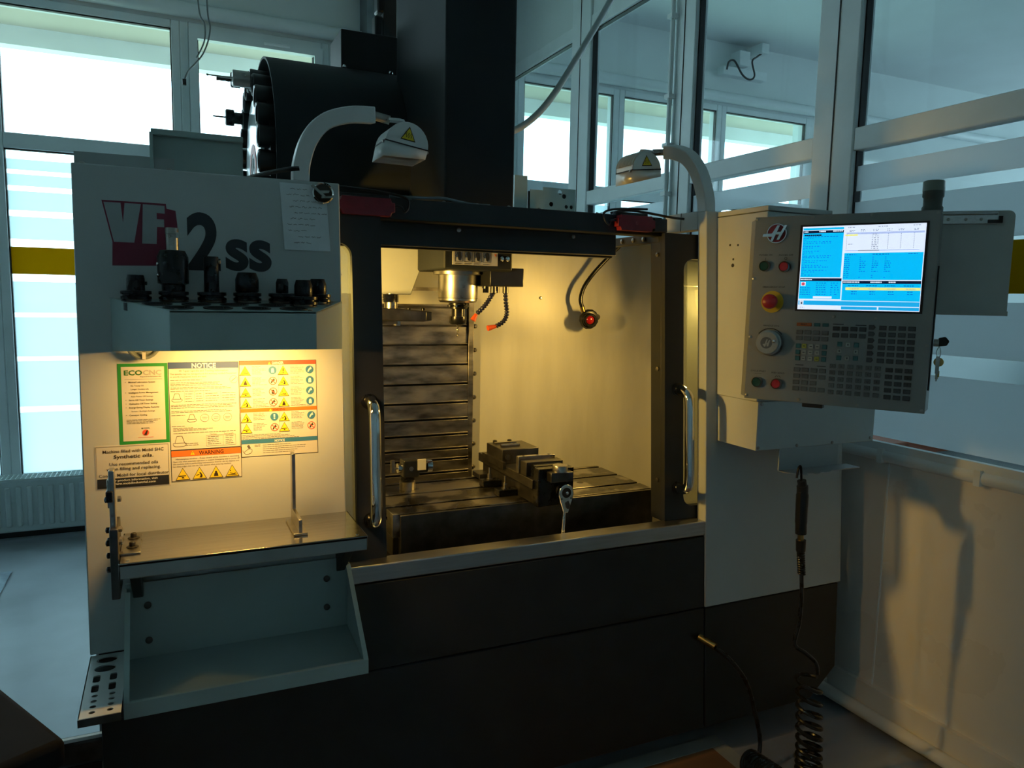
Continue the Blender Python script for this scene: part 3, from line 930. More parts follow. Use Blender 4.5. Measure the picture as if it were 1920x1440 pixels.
def decal(name, label, x0, x1, z0, z1, border=None, base='decal_white', bw=.0012):
    if border:
        o = panel_part(MB().box(x0, x1, Y(.0006), Y(0), z0, z1), name, border, mm)
        panel_part(MB().box(x0 + bw, x1 - bw, Y(.0009), Y(.0006), z0 + bw, z1 - bw), 'face_sheet', base, o)
    else:
        o = panel_part(MB().box(x0, x1, Y(.0006), Y(0), z0, z1), name, base, mm)
    o['label'] = label
    return o


TD = .0013


def bars(mb, x, z, w, n, step, h=.0011, ragged=.25):
    """lines of print too fine to read"""
    for k in range(n):
        ww = w * (1 - ragged * random.random())
        xx = x
        while xx < x + ww:
            l = min(random.uniform(.004, .011), x + ww - xx)
            if l > .001:
                mb.box(xx, xx + l, Y(TD), Y(TD - .0002), z - k * step, z - k * step + h)
            xx += l + .0012


def tri(x, z, s, par, kind=0):
    """yellow warning triangle, base centre x,z"""
    h = s * .9
    panel_part(MB().prism([(x - s / 2, z), (x + s / 2, z), (x, z + h)], 'y', Y(TD), Y(TD - .0002)), 'warning_triangle', 'print_brown', par)
    k = .86
    panel_part(MB().prism([(x - s / 2 * k, z + s * .055), (x + s / 2 * k, z + s * .055), (x, z + h * .93)], 'y', Y(TD + .0002), Y(TD)), 'triangle_face', 'print_yellow', par)
    g = MB()
    u = s / 10

    def q(pts):
        g.prism([(x + a * u, z + b * u) for a, b in pts], 'y', Y(TD + .0004), Y(TD + .0002))
    if kind == 0:
        q([(-.45, 3.4), (.45, 3.4), (.55, 6.2), (-.55, 6.2)])
        q([(-.45, 1.6), (.45, 1.6), (.45, 2.5), (-.45, 2.5)])
    elif kind == 1:
        q([(-3.2, 1.4), (3.2, 1.4), (3.2, 1.8), (-3.2, 1.8)])
        q([(-2, 3.4), (-1.2, 3.0), (1.2, 2.4), (2.4, 3.2), (2.0, 2.0), (.8, 1.9), (-1, 2.4)])
        q([(-1.6, 4.3), (-.9, 4.3), (-.9, 5.0), (-1.6, 5.0)])
    elif kind == 2:
        q([(-2.8, 2.6), (2.2, 2.9), (2.2, 3.5), (-2.8, 3.4)])
        q([(-.6, 1.4), (1.0, 1.4), (.4, 2.4), (-.8, 2.4)])
    elif kind == 3:
        q([(-1.6, 1.3), (1.6, 1.3), (1.2, 3.4), (.6, 4.2), (.7, 5.2), (-.7, 5.2), (-.6, 4.2), (-1.2, 3.4)])
    elif kind == 4:
        q([(-.3, 1.2), (1.6, 1.0), (2.0, 2.6), (1.2, 4.4), (.3, 5.2), (-.2, 4.6), (.6, 3.4), (.5, 2.3)])
        q([(-2.3, 2.6), (-.2, 3.2), (-.2, 3.7), (-2.4, 3.2)])
    panel_part(g, 'pictogram', 'print_brown', par)


def disc(x, z, r, par, ring, face, glyph):
    panel_part(MB().lathe([(r, 0), (r, .0002)], (x, Y(TD - .0002), z), (0, -1, 0), 24), 'sign_disc', ring, par)
    if face:
        panel_part(MB().lathe([(r * .82, 0), (r * .82, .0002)], (x, Y(TD), z), (0, -1, 0), 24), 'disc_face', face, par)
    g = MB()
    u = r
    for pts in glyph:
        g.prism([(x + a * u, z + b * u) for a, b in pts], 'y', Y(TD + .0005), Y(TD + .0002))
    panel_part(g, 'pictogram', 'print_white' if ring == 'print_sky' else 'print_brown', par)
    if ring == 'print_red':
        panel_part(MB().prism([(x - u * .64, z + u * .50), (x - u * .50, z + u * .64), (x + u * .64, z - u * .50), (x + u * .50, z - u * .64)], 'y', Y(TD + .0007), Y(TD + .0005)), 'slash', 'print_red', par)


# green bordered card
e = decal('green_decal', 'white card with thick green border and bold heading', -.106, -.002, 1.158, 1.343, 'print_green', bw=.0075)
t = MB().text('ECO', .0155, (-.0935, Y(TD), 1.3165), bold=.03, width=.0375)
panel_part(t, 'heading', 'print_dkgreen', e)
panel_part(MB().text('CNC', .0155, (-.0540, Y(TD), 1.3165), bold=.03, width=.0385), 'heading', 'print_tan', e)
t = MB().text('Designed with the Environment in Mind', .0035, (-.060, Y(TD), 1.3115), width=.044).box(-.092, -.014, Y(TD), Y(TD - .0002), 1.3065, 1.3070)
for z, s, b in ((1.2985, 'Minimal Lubrication System', 1), (1.2905, 'No Tramp Oil', 0), (1.2825, 'Longer Coolant Life', 0), (1.2745, 'Intelligent Power Management', 1), (1.266, 'Auto Power Off Settings', 0), (1.2575, 'Servo Off Timer Settings', 1), (1.249, 'Hydraulics Off Timer Setting', 1), (1.2405, 'Energy-Saving Display Features', 1), (1.232, 'Screen / Backlight Settings', 0), (1.223, 'Conveyor Cycling', 1)):
    t.text(s, .0050 if b else .0046, (-.0845 if b else -.080, Y(TD), z), bold=.012 if b else 0)
    if b:
        t.lathe([(.0008, 0), (.0008, .0002)], (-.0905, Y(TD - .0002), z + .0018), (0, -1, 0), 8)
bars(t, -.0905, 1.2135, .074, 4, .0028, .0009)
panel_part(t, 'lettering', 'print_brown', e)
panel_part(MB().lathe([(.0072, 0), (.0072, .0002)], (-.052, Y(TD - .0002), 1.1835), (0, -1, 0), 20).box(-.068, -.036, Y(TD), Y(TD - .0002), 1.1725, 1.1733), 'emblem', 'print_red', e)
panel_part(MB().prism([(-.056, 1.178), (-.050, 1.178), (-.047, 1.189), (-.050, 1.189)], 'y', Y(TD + .0003), Y(TD)).text('BE COOL', .0042, (-.052, Y(TD), 1.1925), align='CENTER', bold=.02), 'emblem_mark', 'print_brown', e)

# blue NOTICE sheet
n = decal('notice_decal', 'tall cream notice sheet with a blue NOTICE band and diagrams', -.001, .154, 1.138, 1.344, 'print_black')
panel_part(MB().box(0, .153, Y(TD), Y(TD - .0002), 1.329, 1.3432), 'header_band', 'print_blue', n)
panel_part(MB().text('NOTICE', .0155, (.076, Y(TD + .0003), 1.3305), align='CENTER', bold=.02, width=.053), 'heading', 'print_white', n)
t = MB().text('40 Taper Spindle and Tooling Information', .0068, (.076, Y(TD), 1.3215), align='CENTER', width=.108)
t.text('The spindle may be damaged and the warranty voided if incorrect', .0060, (.0025, Y(TD), 1.3145), width=.146)
t.text('or poorly maintained tools are used.', .0060, (.0025, Y(TD), 1.3082), width=.079)
panel_part(t, 'lettering', 'print_grey', n)
t = MB()
bars(t, .003, 1.3015, .085, 1, .003)
bars(t, .003, 1.2955, .12, 3, .0031)
bars(t, .003, 1.284, .142, 2, .0031)
bars(t, .003, 1.2755, .104, 1, .003)
for k in range(4):
    bars(t, .034, 1.269 - k * .0058, .018, 1, .003)
    bars(t, .057, 1.269 - k * .0058, .016, 1, .003)
    bars(t, .078, 1.269 - k * .0058, .032, 1, .003)
    bars(t, .115, 1.269 - k * .0058, .032, 1, .003)
for xx in (.032, .054, .074, .112):
    t.box(xx, xx + .0004, Y(TD), Y(TD - .0002), 1.249, 1.274)
bars(t, .003, 1.2435, .146, 2, .003, ragged=.1)
bars(t, .003, 1.2365, .14, 1, .003, ragged=.1)
bars(t, .003, 1.2290, .14, 2, .0032)
bars(t, .003, 1.2190, .035, 1, .003)
bars(t, .003, 1.1935, .032, 1, .003)
bars(t, .006, 1.1890, .05, 1, .003)
bars(t, .006, 1.1860, .09, 2, .003)
bars(t, .006, 1.1770, .142, 1, .003, ragged=.1)
bars(t, .030, 1.152, .032, 2, .004)
t.text('Machine', .0045, (.085, Y(TD), 1.1705)).text('Tool Length', .0045, (.116, Y(TD), 1.1705))
for k in range(5):
    bars(t, .080, 1.1655 - k * .0043, .032, 1, .003)
    bars(t, .120, 1.1655 - k * .0043, .018, 1, .003)
t.plate([(.077, 1.144), (.143, 1.144), (.143, 1.1695), (.077, 1.1695)], [[(.0774, 1.1444), (.1426, 1.1444), (.1426, 1.1691), (.0774, 1.1691)]], .0002, (0, Y(TD), 0))
t.box(.1145, .1149, Y(TD), Y(TD - .0002), 1.144, 1.1695)
panel_part(t, 'fine_print', 'print_grey', n)['kind'] = 'stuff'
dg = MB()


def ring(mb, x, z, r, w=.0005):
    mb.plate(circle(x, z, r, 24), [circle(x, z, r - w, 24)], .0002, (0, Y(TD), 0))


ring(dg, .142, 1.3015, .0090)
dg.tube([(.137, Y(TD), 1.297), (.142, Y(TD), 1.3015), (.147, Y(TD), 1.305)], .0005, 4)
for xx in (.075, .100, .126):
    ring(dg, xx, 1.2115, .0095)
    dg.box(xx - .006, xx + .006, Y(TD), Y(TD - .0002), 1.2125, 1.213).box(xx - .005, xx + .005, Y(TD), Y(TD - .0002), 1.209, 1.2095)


def taper_sketch(mb, x, z, s):
    o_ = [(-.22, 1), (.22, 1), (.42, .35), (.55, .35), (.55, .15), (.35, .02), (-.35, .02), (-.55, .15), (-.55, .35), (-.42, .35)]
    P_ = [Vector((x + a * s, Y(TD), z + b * s)) for a, b in o_]
    mb.tube(P_ + [P_[0]], .0004, 4, 0)
    mb.tube([P_[2], P_[9]], .0004, 4, 0)


taper_sketch(dg, .047, 1.203, .018)
taper_sketch(dg, .019, 1.146, .025)
taper_sketch(dg, .016, 1.251, .020)
panel_part(dg, 'diagram', 'print_brown', n)

# orange WARNING strip below it
w = decal('maintenance_decal', 'wide orange WARNING strip with four yellow triangles in a row', -.001, .155, 1.064, 1.1375, 'print_brown')
panel_part(MB().box(.0002, .1538, Y(TD), Y(TD - .0002), 1.1225, 1.1363), 'header_band', 'print_orange', w)
panel_part(MB().text('WARNING', .0130, (.060, Y(TD + .0003), 1.1248), bold=.02, width=.055), 'heading', 'print_brown', w)
tri(.046, 1.1245, .0115, w, 0)
t = MB()
for z, s, x, wd in ((1.1150, 'Maintenance window - Keep closed while machine is operating', .009, .140), (1.1092, 'Open only when automatic operation is stopped. Emergency stop or power off', .003, .147), (1.1036, 'the machine before performing maintenance. Interior can be slippery and', .003, .146), (1.0980, 'has sharp edges that can cut. Use caution when entering machine.', .003, .128)):
    t.text(s, .0048, (x, Y(TD), z), width=wd)
panel_part(t, 'lettering', 'print_brown', w)
for k, kd in enumerate((2, 4, 3, 1)):
    tri(.0235 + k * .0365, 1.0665, .0325, w, kd)

# DANGER / WARNING / NOTICE sheet
g = decal('danger_decal', 'large safety sheet with red DANGER band and rows of pictograms', .155, .338, 1.111, 1.345, 'print_brown')
for z0, z1, m_, s_, tm, wd in ((1.3345, 1.3438, 'print_red', 'DANGER', 'print_white', .027), (1.2200, 1.2290, 'print_orange', 'WARNING', 'print_brown', .030), (1.1430, 1.1530, 'print_sky', 'NOTICE', 'print_white', .024)):
    panel_part(MB().box(.156, .337, Y(TD), Y(TD - .0002), z0, z1), 'header_band', m_, g)
    panel_part(MB().text(s_, .0085, (.245, Y(TD + .0003), z0 + .0016), align='CENTER', bold=.02, width=wd), 'heading', tm, g)
for z in (1.3355, 1.2208):
    panel_part(MB().prism([(.222, z), (.2285, z), (.22525, z + .006)], 'y', Y(TD + .0003), Y(TD)), 'alert_mark', 'print_yellow', g)
kinds = [[1, 3, 2, 4], [0, 4, 1, 3], [4, 2], [4, 2]]
glB = [[(-.35, -.6), (.35, -.6), (.35, .1), (.2, .5), (-.2, .5), (-.35, .1)]]
glX = [[(-.18, -.1), (.18, -.1), (.2, .65), (-.2, .65)], [(-.18, -.55), (.18, -.55), (.18, -.25), (-.18, -.25)]]
glP = [[(-.5, -.55), (-.3, -.6), (.1, .0), (.5, .1), (.5, .3), (.0, .45), (-.2, .2), (-.45, -.2)], [(.15, .4), (.4, .4), (.4, .65), (.15, .65)]]
for c, x in enumerate((.1685, .2575)):
    for r in range(4):
        z = 1.309 - r * .0262
        tri(x, z, .0262, g, kinds[c][r])
        sky = (c == 0 and r == 0) or c == 1
        disc(x + .064, z + .012, .0098, g, 'print_sky' if sky else 'print_red', None if sky else 'decal_white', glB if (r + c) % 2 == 0 else glP)
    for r in range(2):
        z = 1.1945 - r * .0258
        tri(x, z, .0262, g, kinds[c + 2][r])
        disc(x + .0655, z + .012, .0098, g, 'print_sky' if r == 0 else 'print_red', None if r == 0 else 'decal_white', glX if c == 0 and r == 0 else glP)
t = MB()
for c, x in enumerate((.1845, .2745)):
    for r in range(4):
        bars(t, x, 1.330 - r * .0262, .036, 7, .0030, .0008, .5)
    for r in range(2):
        bars(t, x, 1.2165 - r * .0258, .036, 6, .0031, .0008, .5)
t.box(.2455, .2459, Y(TD), Y(TD - .0002), 1.2335, 1.3340).box(.2455, .2459, Y(TD), Y(TD - .0002), 1.166, 1.219)
bars(t, .158, 1.2315, .176, 1, .003, .0008, .05)
bars(t, .158, 1.1640, .14, 4, .0034, .0009, .4)
bars(t, .205, 1.1380, .11, 5, .0048, .0009, .4)
bars(t, .186, 1.1390, .016, 2, .003, .0009, .2)
panel_part(t, 'fine_print', 'print_grey', g)['kind'] = 'stuff'
panel_part(MB().prism([(.168, 1.138), (.173, 1.141), (.177, 1.133), (.172, 1.131)], 'y', Y(TD), Y(TD - .0002)).tube([(.158, Y(TD), 1.128), (.164, Y(TD), 1.119), (.176, Y(TD), 1.120), (.180, Y(TD), 1.128), (.172, Y(TD), 1.131), (.160, Y(TD), 1.122)], .0004, 4, 4), 'diagram', 'print_grey', g)

# oil notice
q_ = decal('oil_decal', 'cream oil notice with bold print and a dark bottom band', -.157, -.003, 1.058, 1.158, None)
t = MB().plate([(-.1545, 1.0605), (-.0055, 1.0605), (-.0055, 1.1555), (-.1545, 1.1555)], [[(-.1541, 1.0609), (-.0059, 1.0609), (-.0059, 1.1551), (-.1541, 1.1551)]], .0002, (0, Y(TD), 0))
t.text('Machine filled with Mobil SHC', .0100, (-.0785, Y(TD), 1.1405), align='CENTER', width=.125, bold=.006)
t.text('Synthetic oils.', .0115, (-.0785, Y(TD), 1.1275), align='CENTER', width=.082, bold=.014)
t.text('Use recommended oils', .0100, (-.0785, Y(TD), 1.1115), align='CENTER', width=.100, bold=.006)
t.text('when filling and replacing.', .0100, (-.0785, Y(TD), 1.1005), align='CENTER', width=.112, bold=.006)
t.text('Contact Mobil for local distributor', .0100, (-.0785, Y(TD), 1.0860), align='CENTER', width=.144, bold=.006)
panel_part(t, 'lettering', 'print_brown', q_)
panel_part(MB().box(-.1535, -.0065, Y(TD), Y(TD - .0002), 1.0612, 1.0825), 'bottom_band', 'print_black', q_)
t = MB().text('For product information, visit', .0070, (-.0785, Y(TD + .0003), 1.0750), align='CENTER', width=.096, bold=.012)
t.text('www.mobilindustrial.com', .0070, (-.0785, Y(TD + .0003), 1.0675), align='CENTER', width=.088, bold=.012)
panel_part(t, 'lettering', 'print_white', q_)

# ================================================================== THINGS ON THE LEFT FRONT
# tool tray
tr = thing('tool_tray', 'grey wedge-fronted tray with round tool holes fixed to the machine front', 'tray', (.15, 1.92, 1.37))


def tz(y):
    return 1.492 - .095 * (1.928 - y)


holes = []
row_b = [-.06, .016, .096, .173, .252, .335]
row_m = [-.018, .060, .1397, .2212, .291]
row_f = [.0227, .1014, .180, .2595]
for xs, y in ((row_b, 1.868), (row_m, 1.806), (row_f, 1.742)):
    for x in xs:
        holes.append((x, y))
outline = [(-.115, 1.921), (.005, 1.69), (.30, 1.69), (.405, 1.921)]
tp_ = MB().plate(outline, [circle(x, y, .0265, 20) for x, y in holes if not (x > .33)], .003, (0, 0, 0), (1, 0, 0), (0, 1, 0))
tp_.v = [(x, y, tz(y) + z - .0015) for x, y, z in tp_.v]
tp_.build('top_plate', 'teal_paint', tr)
sk = MB()


def skirt(a, b, name):
    m_ = MB()
    (x0, y0), (x1, y1) = a, b
    zb0 = 1.371 + .07 * (1.92 - y0)
    zb1 = 1.371 + .07 * (1.92 - y1)
    n_ = Vector((y1 - y0, -(x1 - x0), 0)).normalized() * -.003
    m_.hexa([(x0, y0, zb0), (x1, y1, zb1), (x1 + n_.x, y1 + n_.y, zb1), (x0 + n_.x, y0 + n_.y, zb0)], [(x0, y0, tz(y0) + .001), (x1, y1, tz(y1) + .001), (x1 + n_.x, y1 + n_.y, tz(y1) + .001), (x0 + n_.x, y0 + n_.y, tz(y0) + .001)])
    return m_.build(name, 'teal_paint', tr, bevel=.0012)


skirt(outline[0], outline[1], 'side_skirt')
skirt(outline[1], outline[2], 'front_skirt')
skirt(outline[2], outline[3], 'side_skirt')
for x, y in holes:
    rg = MB().lathe([(.0265, 0), (.0305, 0), (.0305, .0018), (.0265, .0018), (.0265, 0)], (0, 0, 0), n=22, caps=False)
    rg.lathe([(.0262, -.02), (.0262, 0)], (0, 0, 0), n=22, caps=False)
    rg.v = [(x + a, y + b, tz(y + b) + c + .0002) for a, b, c in rg.v]
    rg.build('hole_ring', 'black_plastic', tr)
for x, y in ((-.075, 1.835), (.018, 1.705), (.29, 1.71), (.372, 1.89)):
    MB().lathe([(.005, 0), (.005, .0015), (.002, .003)], (x, y, tz(y)), n=10).build('tray_screw', 'bolt_steel', tr)

# lamp under the tray
ul = thing('strip_lamp', 'warm strip lamp tucked under the tool tray above the shelf', 'lamp', (.15, 1.75, 1.40))
MB().box(.03, .29, 1.725, 1.775, 1.412, 1.440).build('housing', 'lamp_white', ul, bevel=.003)
MB().cyl((.045, 1.75, 1.406), (.275, 1.75, 1.406), .008, n=12).build('tube', 'bulb_glow', ul)
L = link_light('strip_lamp_light', 'AREA', (.16, 1.75, 1.396), (.16, 1.90, 0.9), TRAYLAMP, (1.0, .56, .13), shape='RECTANGLE', size=.22, size_y=.02)
L.parent = ul
L.location = Vector(L.location) - ul.location
# coil of cable hung under the tray
ck = thing('cable_coil', 'small coil of dark cable hanging below the tool tray left end', 'cable', (-.065, 1.87, 1.37))
cp = []
for i in range(61):
    a = 2 * math.pi * i / 20
    cp.append((-.050 + .033 * math.cos(a) + .002 * math.sin(a * .7), 1.900 - .004 * i / 20, 1.395 + (.034 + .002 * (i // 20)) * math.sin(a)))
MB().tube(cp, .0038, 8, 0).build('loop', 'cable_grey', ck)
MB().box(-.053, -.046, 1.882, 1.906, 1.355, 1.371).build('cable_tie', 'decal_white', ck)


# tool holders
def holder(name, label, loc, spec, direction=(0, 0, 1), group=None, cat='tool holder', taper=True):
    """spec: list of (part name, material, profile) turned around direction from loc (the flange's underside)"""
    o = thing(name, label, cat, loc, group)
    d = Vector(direction)
    fl = [(.020, 0), (.0315, .001), (.0315, .0065), (.0265, .0085), (.0265, .0105), (.0315, .0125), (.0315, .019), (.024, .020)]
    f_ = MB().lathe(fl, loc, d, 28).build('flange', 'black_oxide', o)
    if taper:
        MB().lathe([(.0215, 0), (.0125, -.055), (.0085, -.056), (.0085, -.07)], loc, d, 20).build('taper_shank', 'machined_steel', o)
    for nm, m_, prof in spec:
        MB().lathe(prof, loc, d, 24).build(nm, m_, o)
    return o


def zt(y):
    return tz(y) + .003


BO, MS = 'black_oxide', 'machined_steel'
yb = 1.868
t1 = holder('tool_holder', 'short black end mill holder at the left end of the tool tray', (-.06, yb, zt(yb)), [('nose', BO, [(.0185, .018), (.0185, .045), (.0165, .054), (.007, .054), (.007, .045)])])
MB().lathe([(.004, 0), (.004, .004)], (-.06 + .0180, yb, zt(yb) + .036), (1, -.3, 0), 10).build('set_screw', 'dark_steel', t1)
t2 = holder('boring_head', 'tallest black boring head with bright steel shank in the tool tray', (.016, yb, zt(yb)), [('body', BO, [(.024, .018), (.0245, .034), (.0325, .037), (.0325, .096), (.026, .110), (.0145, .111)]), ('shank', 'bolt_steel', [(.0132, .108), (.0132, .146), (.0140, .147), (.0140, .158), (.0130, .160)])])
for z in (.055, .08):
    MB().lathe([(.0045, 0), (.0045, .003), (.002, .004)], (.016 - .030, yb - .010, zt(yb) + z), (-1, -.35, 0), 10).build('set_screw', 'chrome', t2)
MB().box(.016 + .008, .016 + .0165, yb - .012, yb - .002, zt(yb) + .138, zt(yb) + .150).build('insert_tip', MS, t2)
t3 = holder('tool_holder', 'slim tall black side lock holder next to the boring head', (.096, yb, zt(yb)), [('nose', BO, [(.0165, .018), (.0165, .096), (.0155, .100), (.008, .100), (.008, .09)])])
MB().lathe([(.0045, 0), (.0045, .004), (.002, .005)], (.096 + .0155, yb - .006, zt(yb) + .088), (1, -.3, 0), 10).build('set_screw', 'bolt_steel', t3)
t4 = holder('tool_holder', 'broad black collet holder with conical nut in mid tray', (.173, yb, zt(yb)), [('collet_nut', BO, [(.022, .018), (.0265, .024), (.0265, .050), (.0205, .066), (.011, .066), (.010, .060)])])
t5 = holder('tool_holder', 'smallest slim collet holder in the tool tray', (.252, yb, zt(yb)), [('collet_nut', BO, [(.0125, .018), (.0145, .022), (.0145, .045), (.0115, .054), (.006, .054)])])
t7 = holder('tool_holder', 'medium black collet holder at the right rear corner of the tool tray', (.335, yb, zt(yb)), [('collet_nut', BO, [(.019, .018), (.0205, .024), (.0205, .044), (.0165, .056), (.008, .056)])])
t6 = holder('tool_holder', 'medium black collet holder standing in the middle row of the tool tray', (.291, 1.806, zt(1.806)), [('collet_nut', BO, [(.019, .018), (.0205, .024), (.0205, .044), (.0165, .057), (.008, .057)])])
for tt in (t1, t3, t4, t5, t6, t7):
    tt['group'] = 'tool holders standing in the tray'

# paper note and round badge
pn = MB()
vs, fs = [], []
for i in range(9):
    for j in range(9):
        x = .262 + i * .0139 + (j / 8) * (-.002) + .006 * (1 - j / 8)
        z = 1.616 + j * .0203
        vs.append((x, YF - .002 - .004 * (1 - j / 8) * abs(math.sin(i * .5 + 1)), z + .07 * (0)))
for i in range(8):
    for j in range(8):
        fs.append((i * 9 + j, i * 9 + j + 1, i * 9 + j + 10, i * 9 + j + 9))
nt_ = thing('paper_note', 'white sheet of handwritten notes stuck on the upper machine front', 'paper', (.32, 1.93, 1.61))
pn.add(vs, fs).shear().build('sheet', 'paper', nt_)
hw = MB()
for k in range(10):
    z = 1.765 - k * .0145
    x = .275 + random.uniform(0, .03)
    for q in range(random.randint(3, 6)):
        l = random.uniform(.006, .014)
        pts = [(x + l * s / 5, YF - .0068, z + random.uniform(-.0018, .0018)) for s in range(6)]
        hw.tube(pts, .00045, 4, 2)
        x += l + .004
hw.shear().build('handwriting', 'print_grey', nt_)
bd = thing('round_badge', 'round chrome rimmed badge with crossed bars holding the paper note', 'badge', (.363, 1.945, 1.76))
MB().lathe([(.0262, 0), (.0262, .004), (.0235, .007), (.0215, .005), (.0215, 0)], (.363, YF - .007, 1.759), (0, -1, 0), 32).shear().build('rim', 'chrome', bd)
MB().lathe([(.0215, 0), (.0215, .002)], (.363, YF - .007, 1.759), (0, -1, 0), 32).shear().build('face', 'print_brown', bd)
# emblem bars (mounted turned round)
eb = MB()
for pts in ([(-.030, .016), (-.024, .019), (.010, -.011), (.004, -.013)], [(-.012, .005), (.016, .007), (.014, .001), (-.010, -.002)], [(-.004, -.008), (.026, -.006), (.024, -.011), (-.004, -.013)]):
    eb.prism([(.363 + a, 1.759 + b) for a, b in pts], 'y', YF - .014, YF - .009)
eb.shear().build('emblem', 'machined_steel', bd)

# stainless shelf
sh = thing('steel_shelf', 'brushed stainless shelf bracketed to the left machine front', 'shelf', (.15, 1.88, .92))
MB().box(-.105, .409, 1.671, 1.888, .947, .955).box(-.105, .409, 1.671, 1.676, .921, .955).box(.404, .409, 1.671, 1.888, .921, .955).box(-.105, -.100, 1.671, 1.888, .921, .955).build('top', 'stainless', sh, bevel=.002)
for x in (-.09, .375):
    MB().prism([(1.883, .945), (1.72, .945), (1.72, .925), (1.875, .80)], 'x', x, x + .022).build('bracket', D, sh, bevel=.002)
for x in (-.088, .388):
    MB().lathe([(.004, 0), (.004, .001)], (x, 1.69, .955), n=10).build('shelf_rivet', 'chrome', sh)

# sloping bin below
bi = thing('storage_bin', 'open grey-green sheet metal bin below the shelf', 'bin', (.15, 1.87, .60))
MB().box(-.105, .405, 1.868, 1.874, .63, .84).build('back_sheet', 'teal_paint', bi)
MB().hexa([(-.105, 1.655, .630), (.405, 1.655, .630), (.405, 1.868, .655), (-.105, 1.868, .655)], [(-.105, 1.655, .634), (.405, 1.655, .634), (.405, 1.868, .659), (-.105, 1.868, .659)]).build('bottom_sheet', 'teal_paint', bi)
MB().box(-.105, .405, 1.652, 1.656, .629, .663).box(-.105, .405, 1.652, 1.661, .661, .664).build('front_lip', 'teal_paint', bi, bevel=.001)
for x, s in ((-.105, 1), (.405, -1)):
    MB().prism([(1.655, .631), (1.868, .655), (1.868, .83), (1.845, .83), (1.655, .664)], 'x', min(x, x + s * .003), max(x, x + s * .003)).hexa(
        [(x, 1.655, .661), (x + s * .011, 1.655, .661), (x + s * .011, 1.845, .827), (x, 1.845, .827)], [(x, 1.653, .664), (x + s * .011, 1.653, .664), (x + s * .011, 1.843, .830), (x, 1.843, .830)]).build('side_sheet', 'teal_paint', bi)
for x, z in ((-.06, .785), (-.06, .70), (.35, .79), (.35, .715)):
    MB().lathe([(.008, 0), (.008, .004), (.004, .007)], (x, 1.868, z), (0, -1, 0), 12).build('bin_screw', 'dark_steel', bi)

# perforated tool tray
pt = thing('perforated_tray', 'narrow grey tray with rows of punched holes left of the bin', 'tray', (-.14, 1.86, .66))
hl = []
hl.append(circle(-.146, 1.843, .021, 20, .016))
hl.append(circle(-.147, 1.800, .021, 20, .017))
for y in (1.754, 1.710):
    hl.append(rrect(-.167, -.153, y - .016, y + .016, .005))
    hl.append(rrect(-.135, -.121, y - .015, y + .017, .005))
for y in (1.678, 1.656, 1.634, 1.611):
    hl.append(circle(-.158, y, .006, 12, .0055))
    hl.append(circle(-.126, y, .006, 12, .0055))
MB().plate([(-.181, 1.592), (-.106, 1.592), (-.106, 1.872), (-.181, 1.872)], hl, .003, (0, 0, .6785), (1, 0, 0), (0, 1, 0)).build('top_plate', 'grey_paint', pt)
MB().box(-.178, -.108, 1.594, 1.868, .6645, .6665).build('lower_plate', D, pt)  # dark plate added so the holes look dark instead of showing the floor
MB().box(-.181, -.106, 1.589, 1.592, .664, .680).build('front_lip', 'dark_steel', pt)
MB().box(-.181, -.179, 1.592, 1.872, .664, .680).build('side_lip', 'grey_paint', pt)

# tightening fixture bolted to the shelf's left end
fx = thing('tool_fixture', 'slim upright steel clamping fixture bolted to the shelf left end', 'fixture', (-.11, 1.76, .90))
MB().box(-.121, -.105, 1.70, 1.80, .87, 1.02).build('lower_plate', 'dark_steel', fx, bevel=.002)
MB().box(-.1195, -.1085, 1.715, 1.75, 1.00, 1.14).box(-.123, -.1195, 1.72, 1.745, 1.06, 1.12).build('upright', 'machined_steel', fx, bevel=.002)
MB().box(-.125, -.112, 1.708, 1.755, 1.075, 1.098).build('clamp_block', 'black_oxide', fx, bevel=.002)
MB().box(-.1045, -.065, 1.725, 1.86, .9555, .9590).build('foot_plate', 'machined_steel', fx, bevel=.001)
for y, z in ((1.735, 1.075), (1.735, 1.01), (1.725, .985), (1.735, .955), (1.72, .93), (1.76, .98)):
    MB().lathe([(.007, 0), (.007, .006), (.003, .008)], (-.105, y, z), (1, 0, 0), 6).build('bolt', 'bolt_steel', fx)
    MB().lathe([(.007, 0), (.007, .007), (.003, .009)], (-.121, y, z), (-1, 0, 0), 6).build('nut', 'black_oxide', fx)
for y in (1.765, 1.83):
    MB().lathe([(.012, 0), (.012, .002), (.0065, .003), (.0065, .010), (.005, .012)], (-.082, y, .959), n=8).build('hex_bolt', 'dark_steel', fx)

# machinist's square standing on the shelf
sq = thing('steel_square', 'upright steel try square with a foot standing on the stainless shelf', 'square', (.265, 1.80, .955))
MB().box(.250, .282, 1.725, 1.855, .9555, .961).build('foot', 'machined_steel', sq, bevel=.001)
MB().box(.262, .270, 1.728, 1.85, .961, .992).build('beam', 'machined_steel', sq, bevel=.001)
MB().box(.262, .270, 1.822, 1.848, .992, 1.128).build('blade', 'machined_steel', sq, bevel=.001)

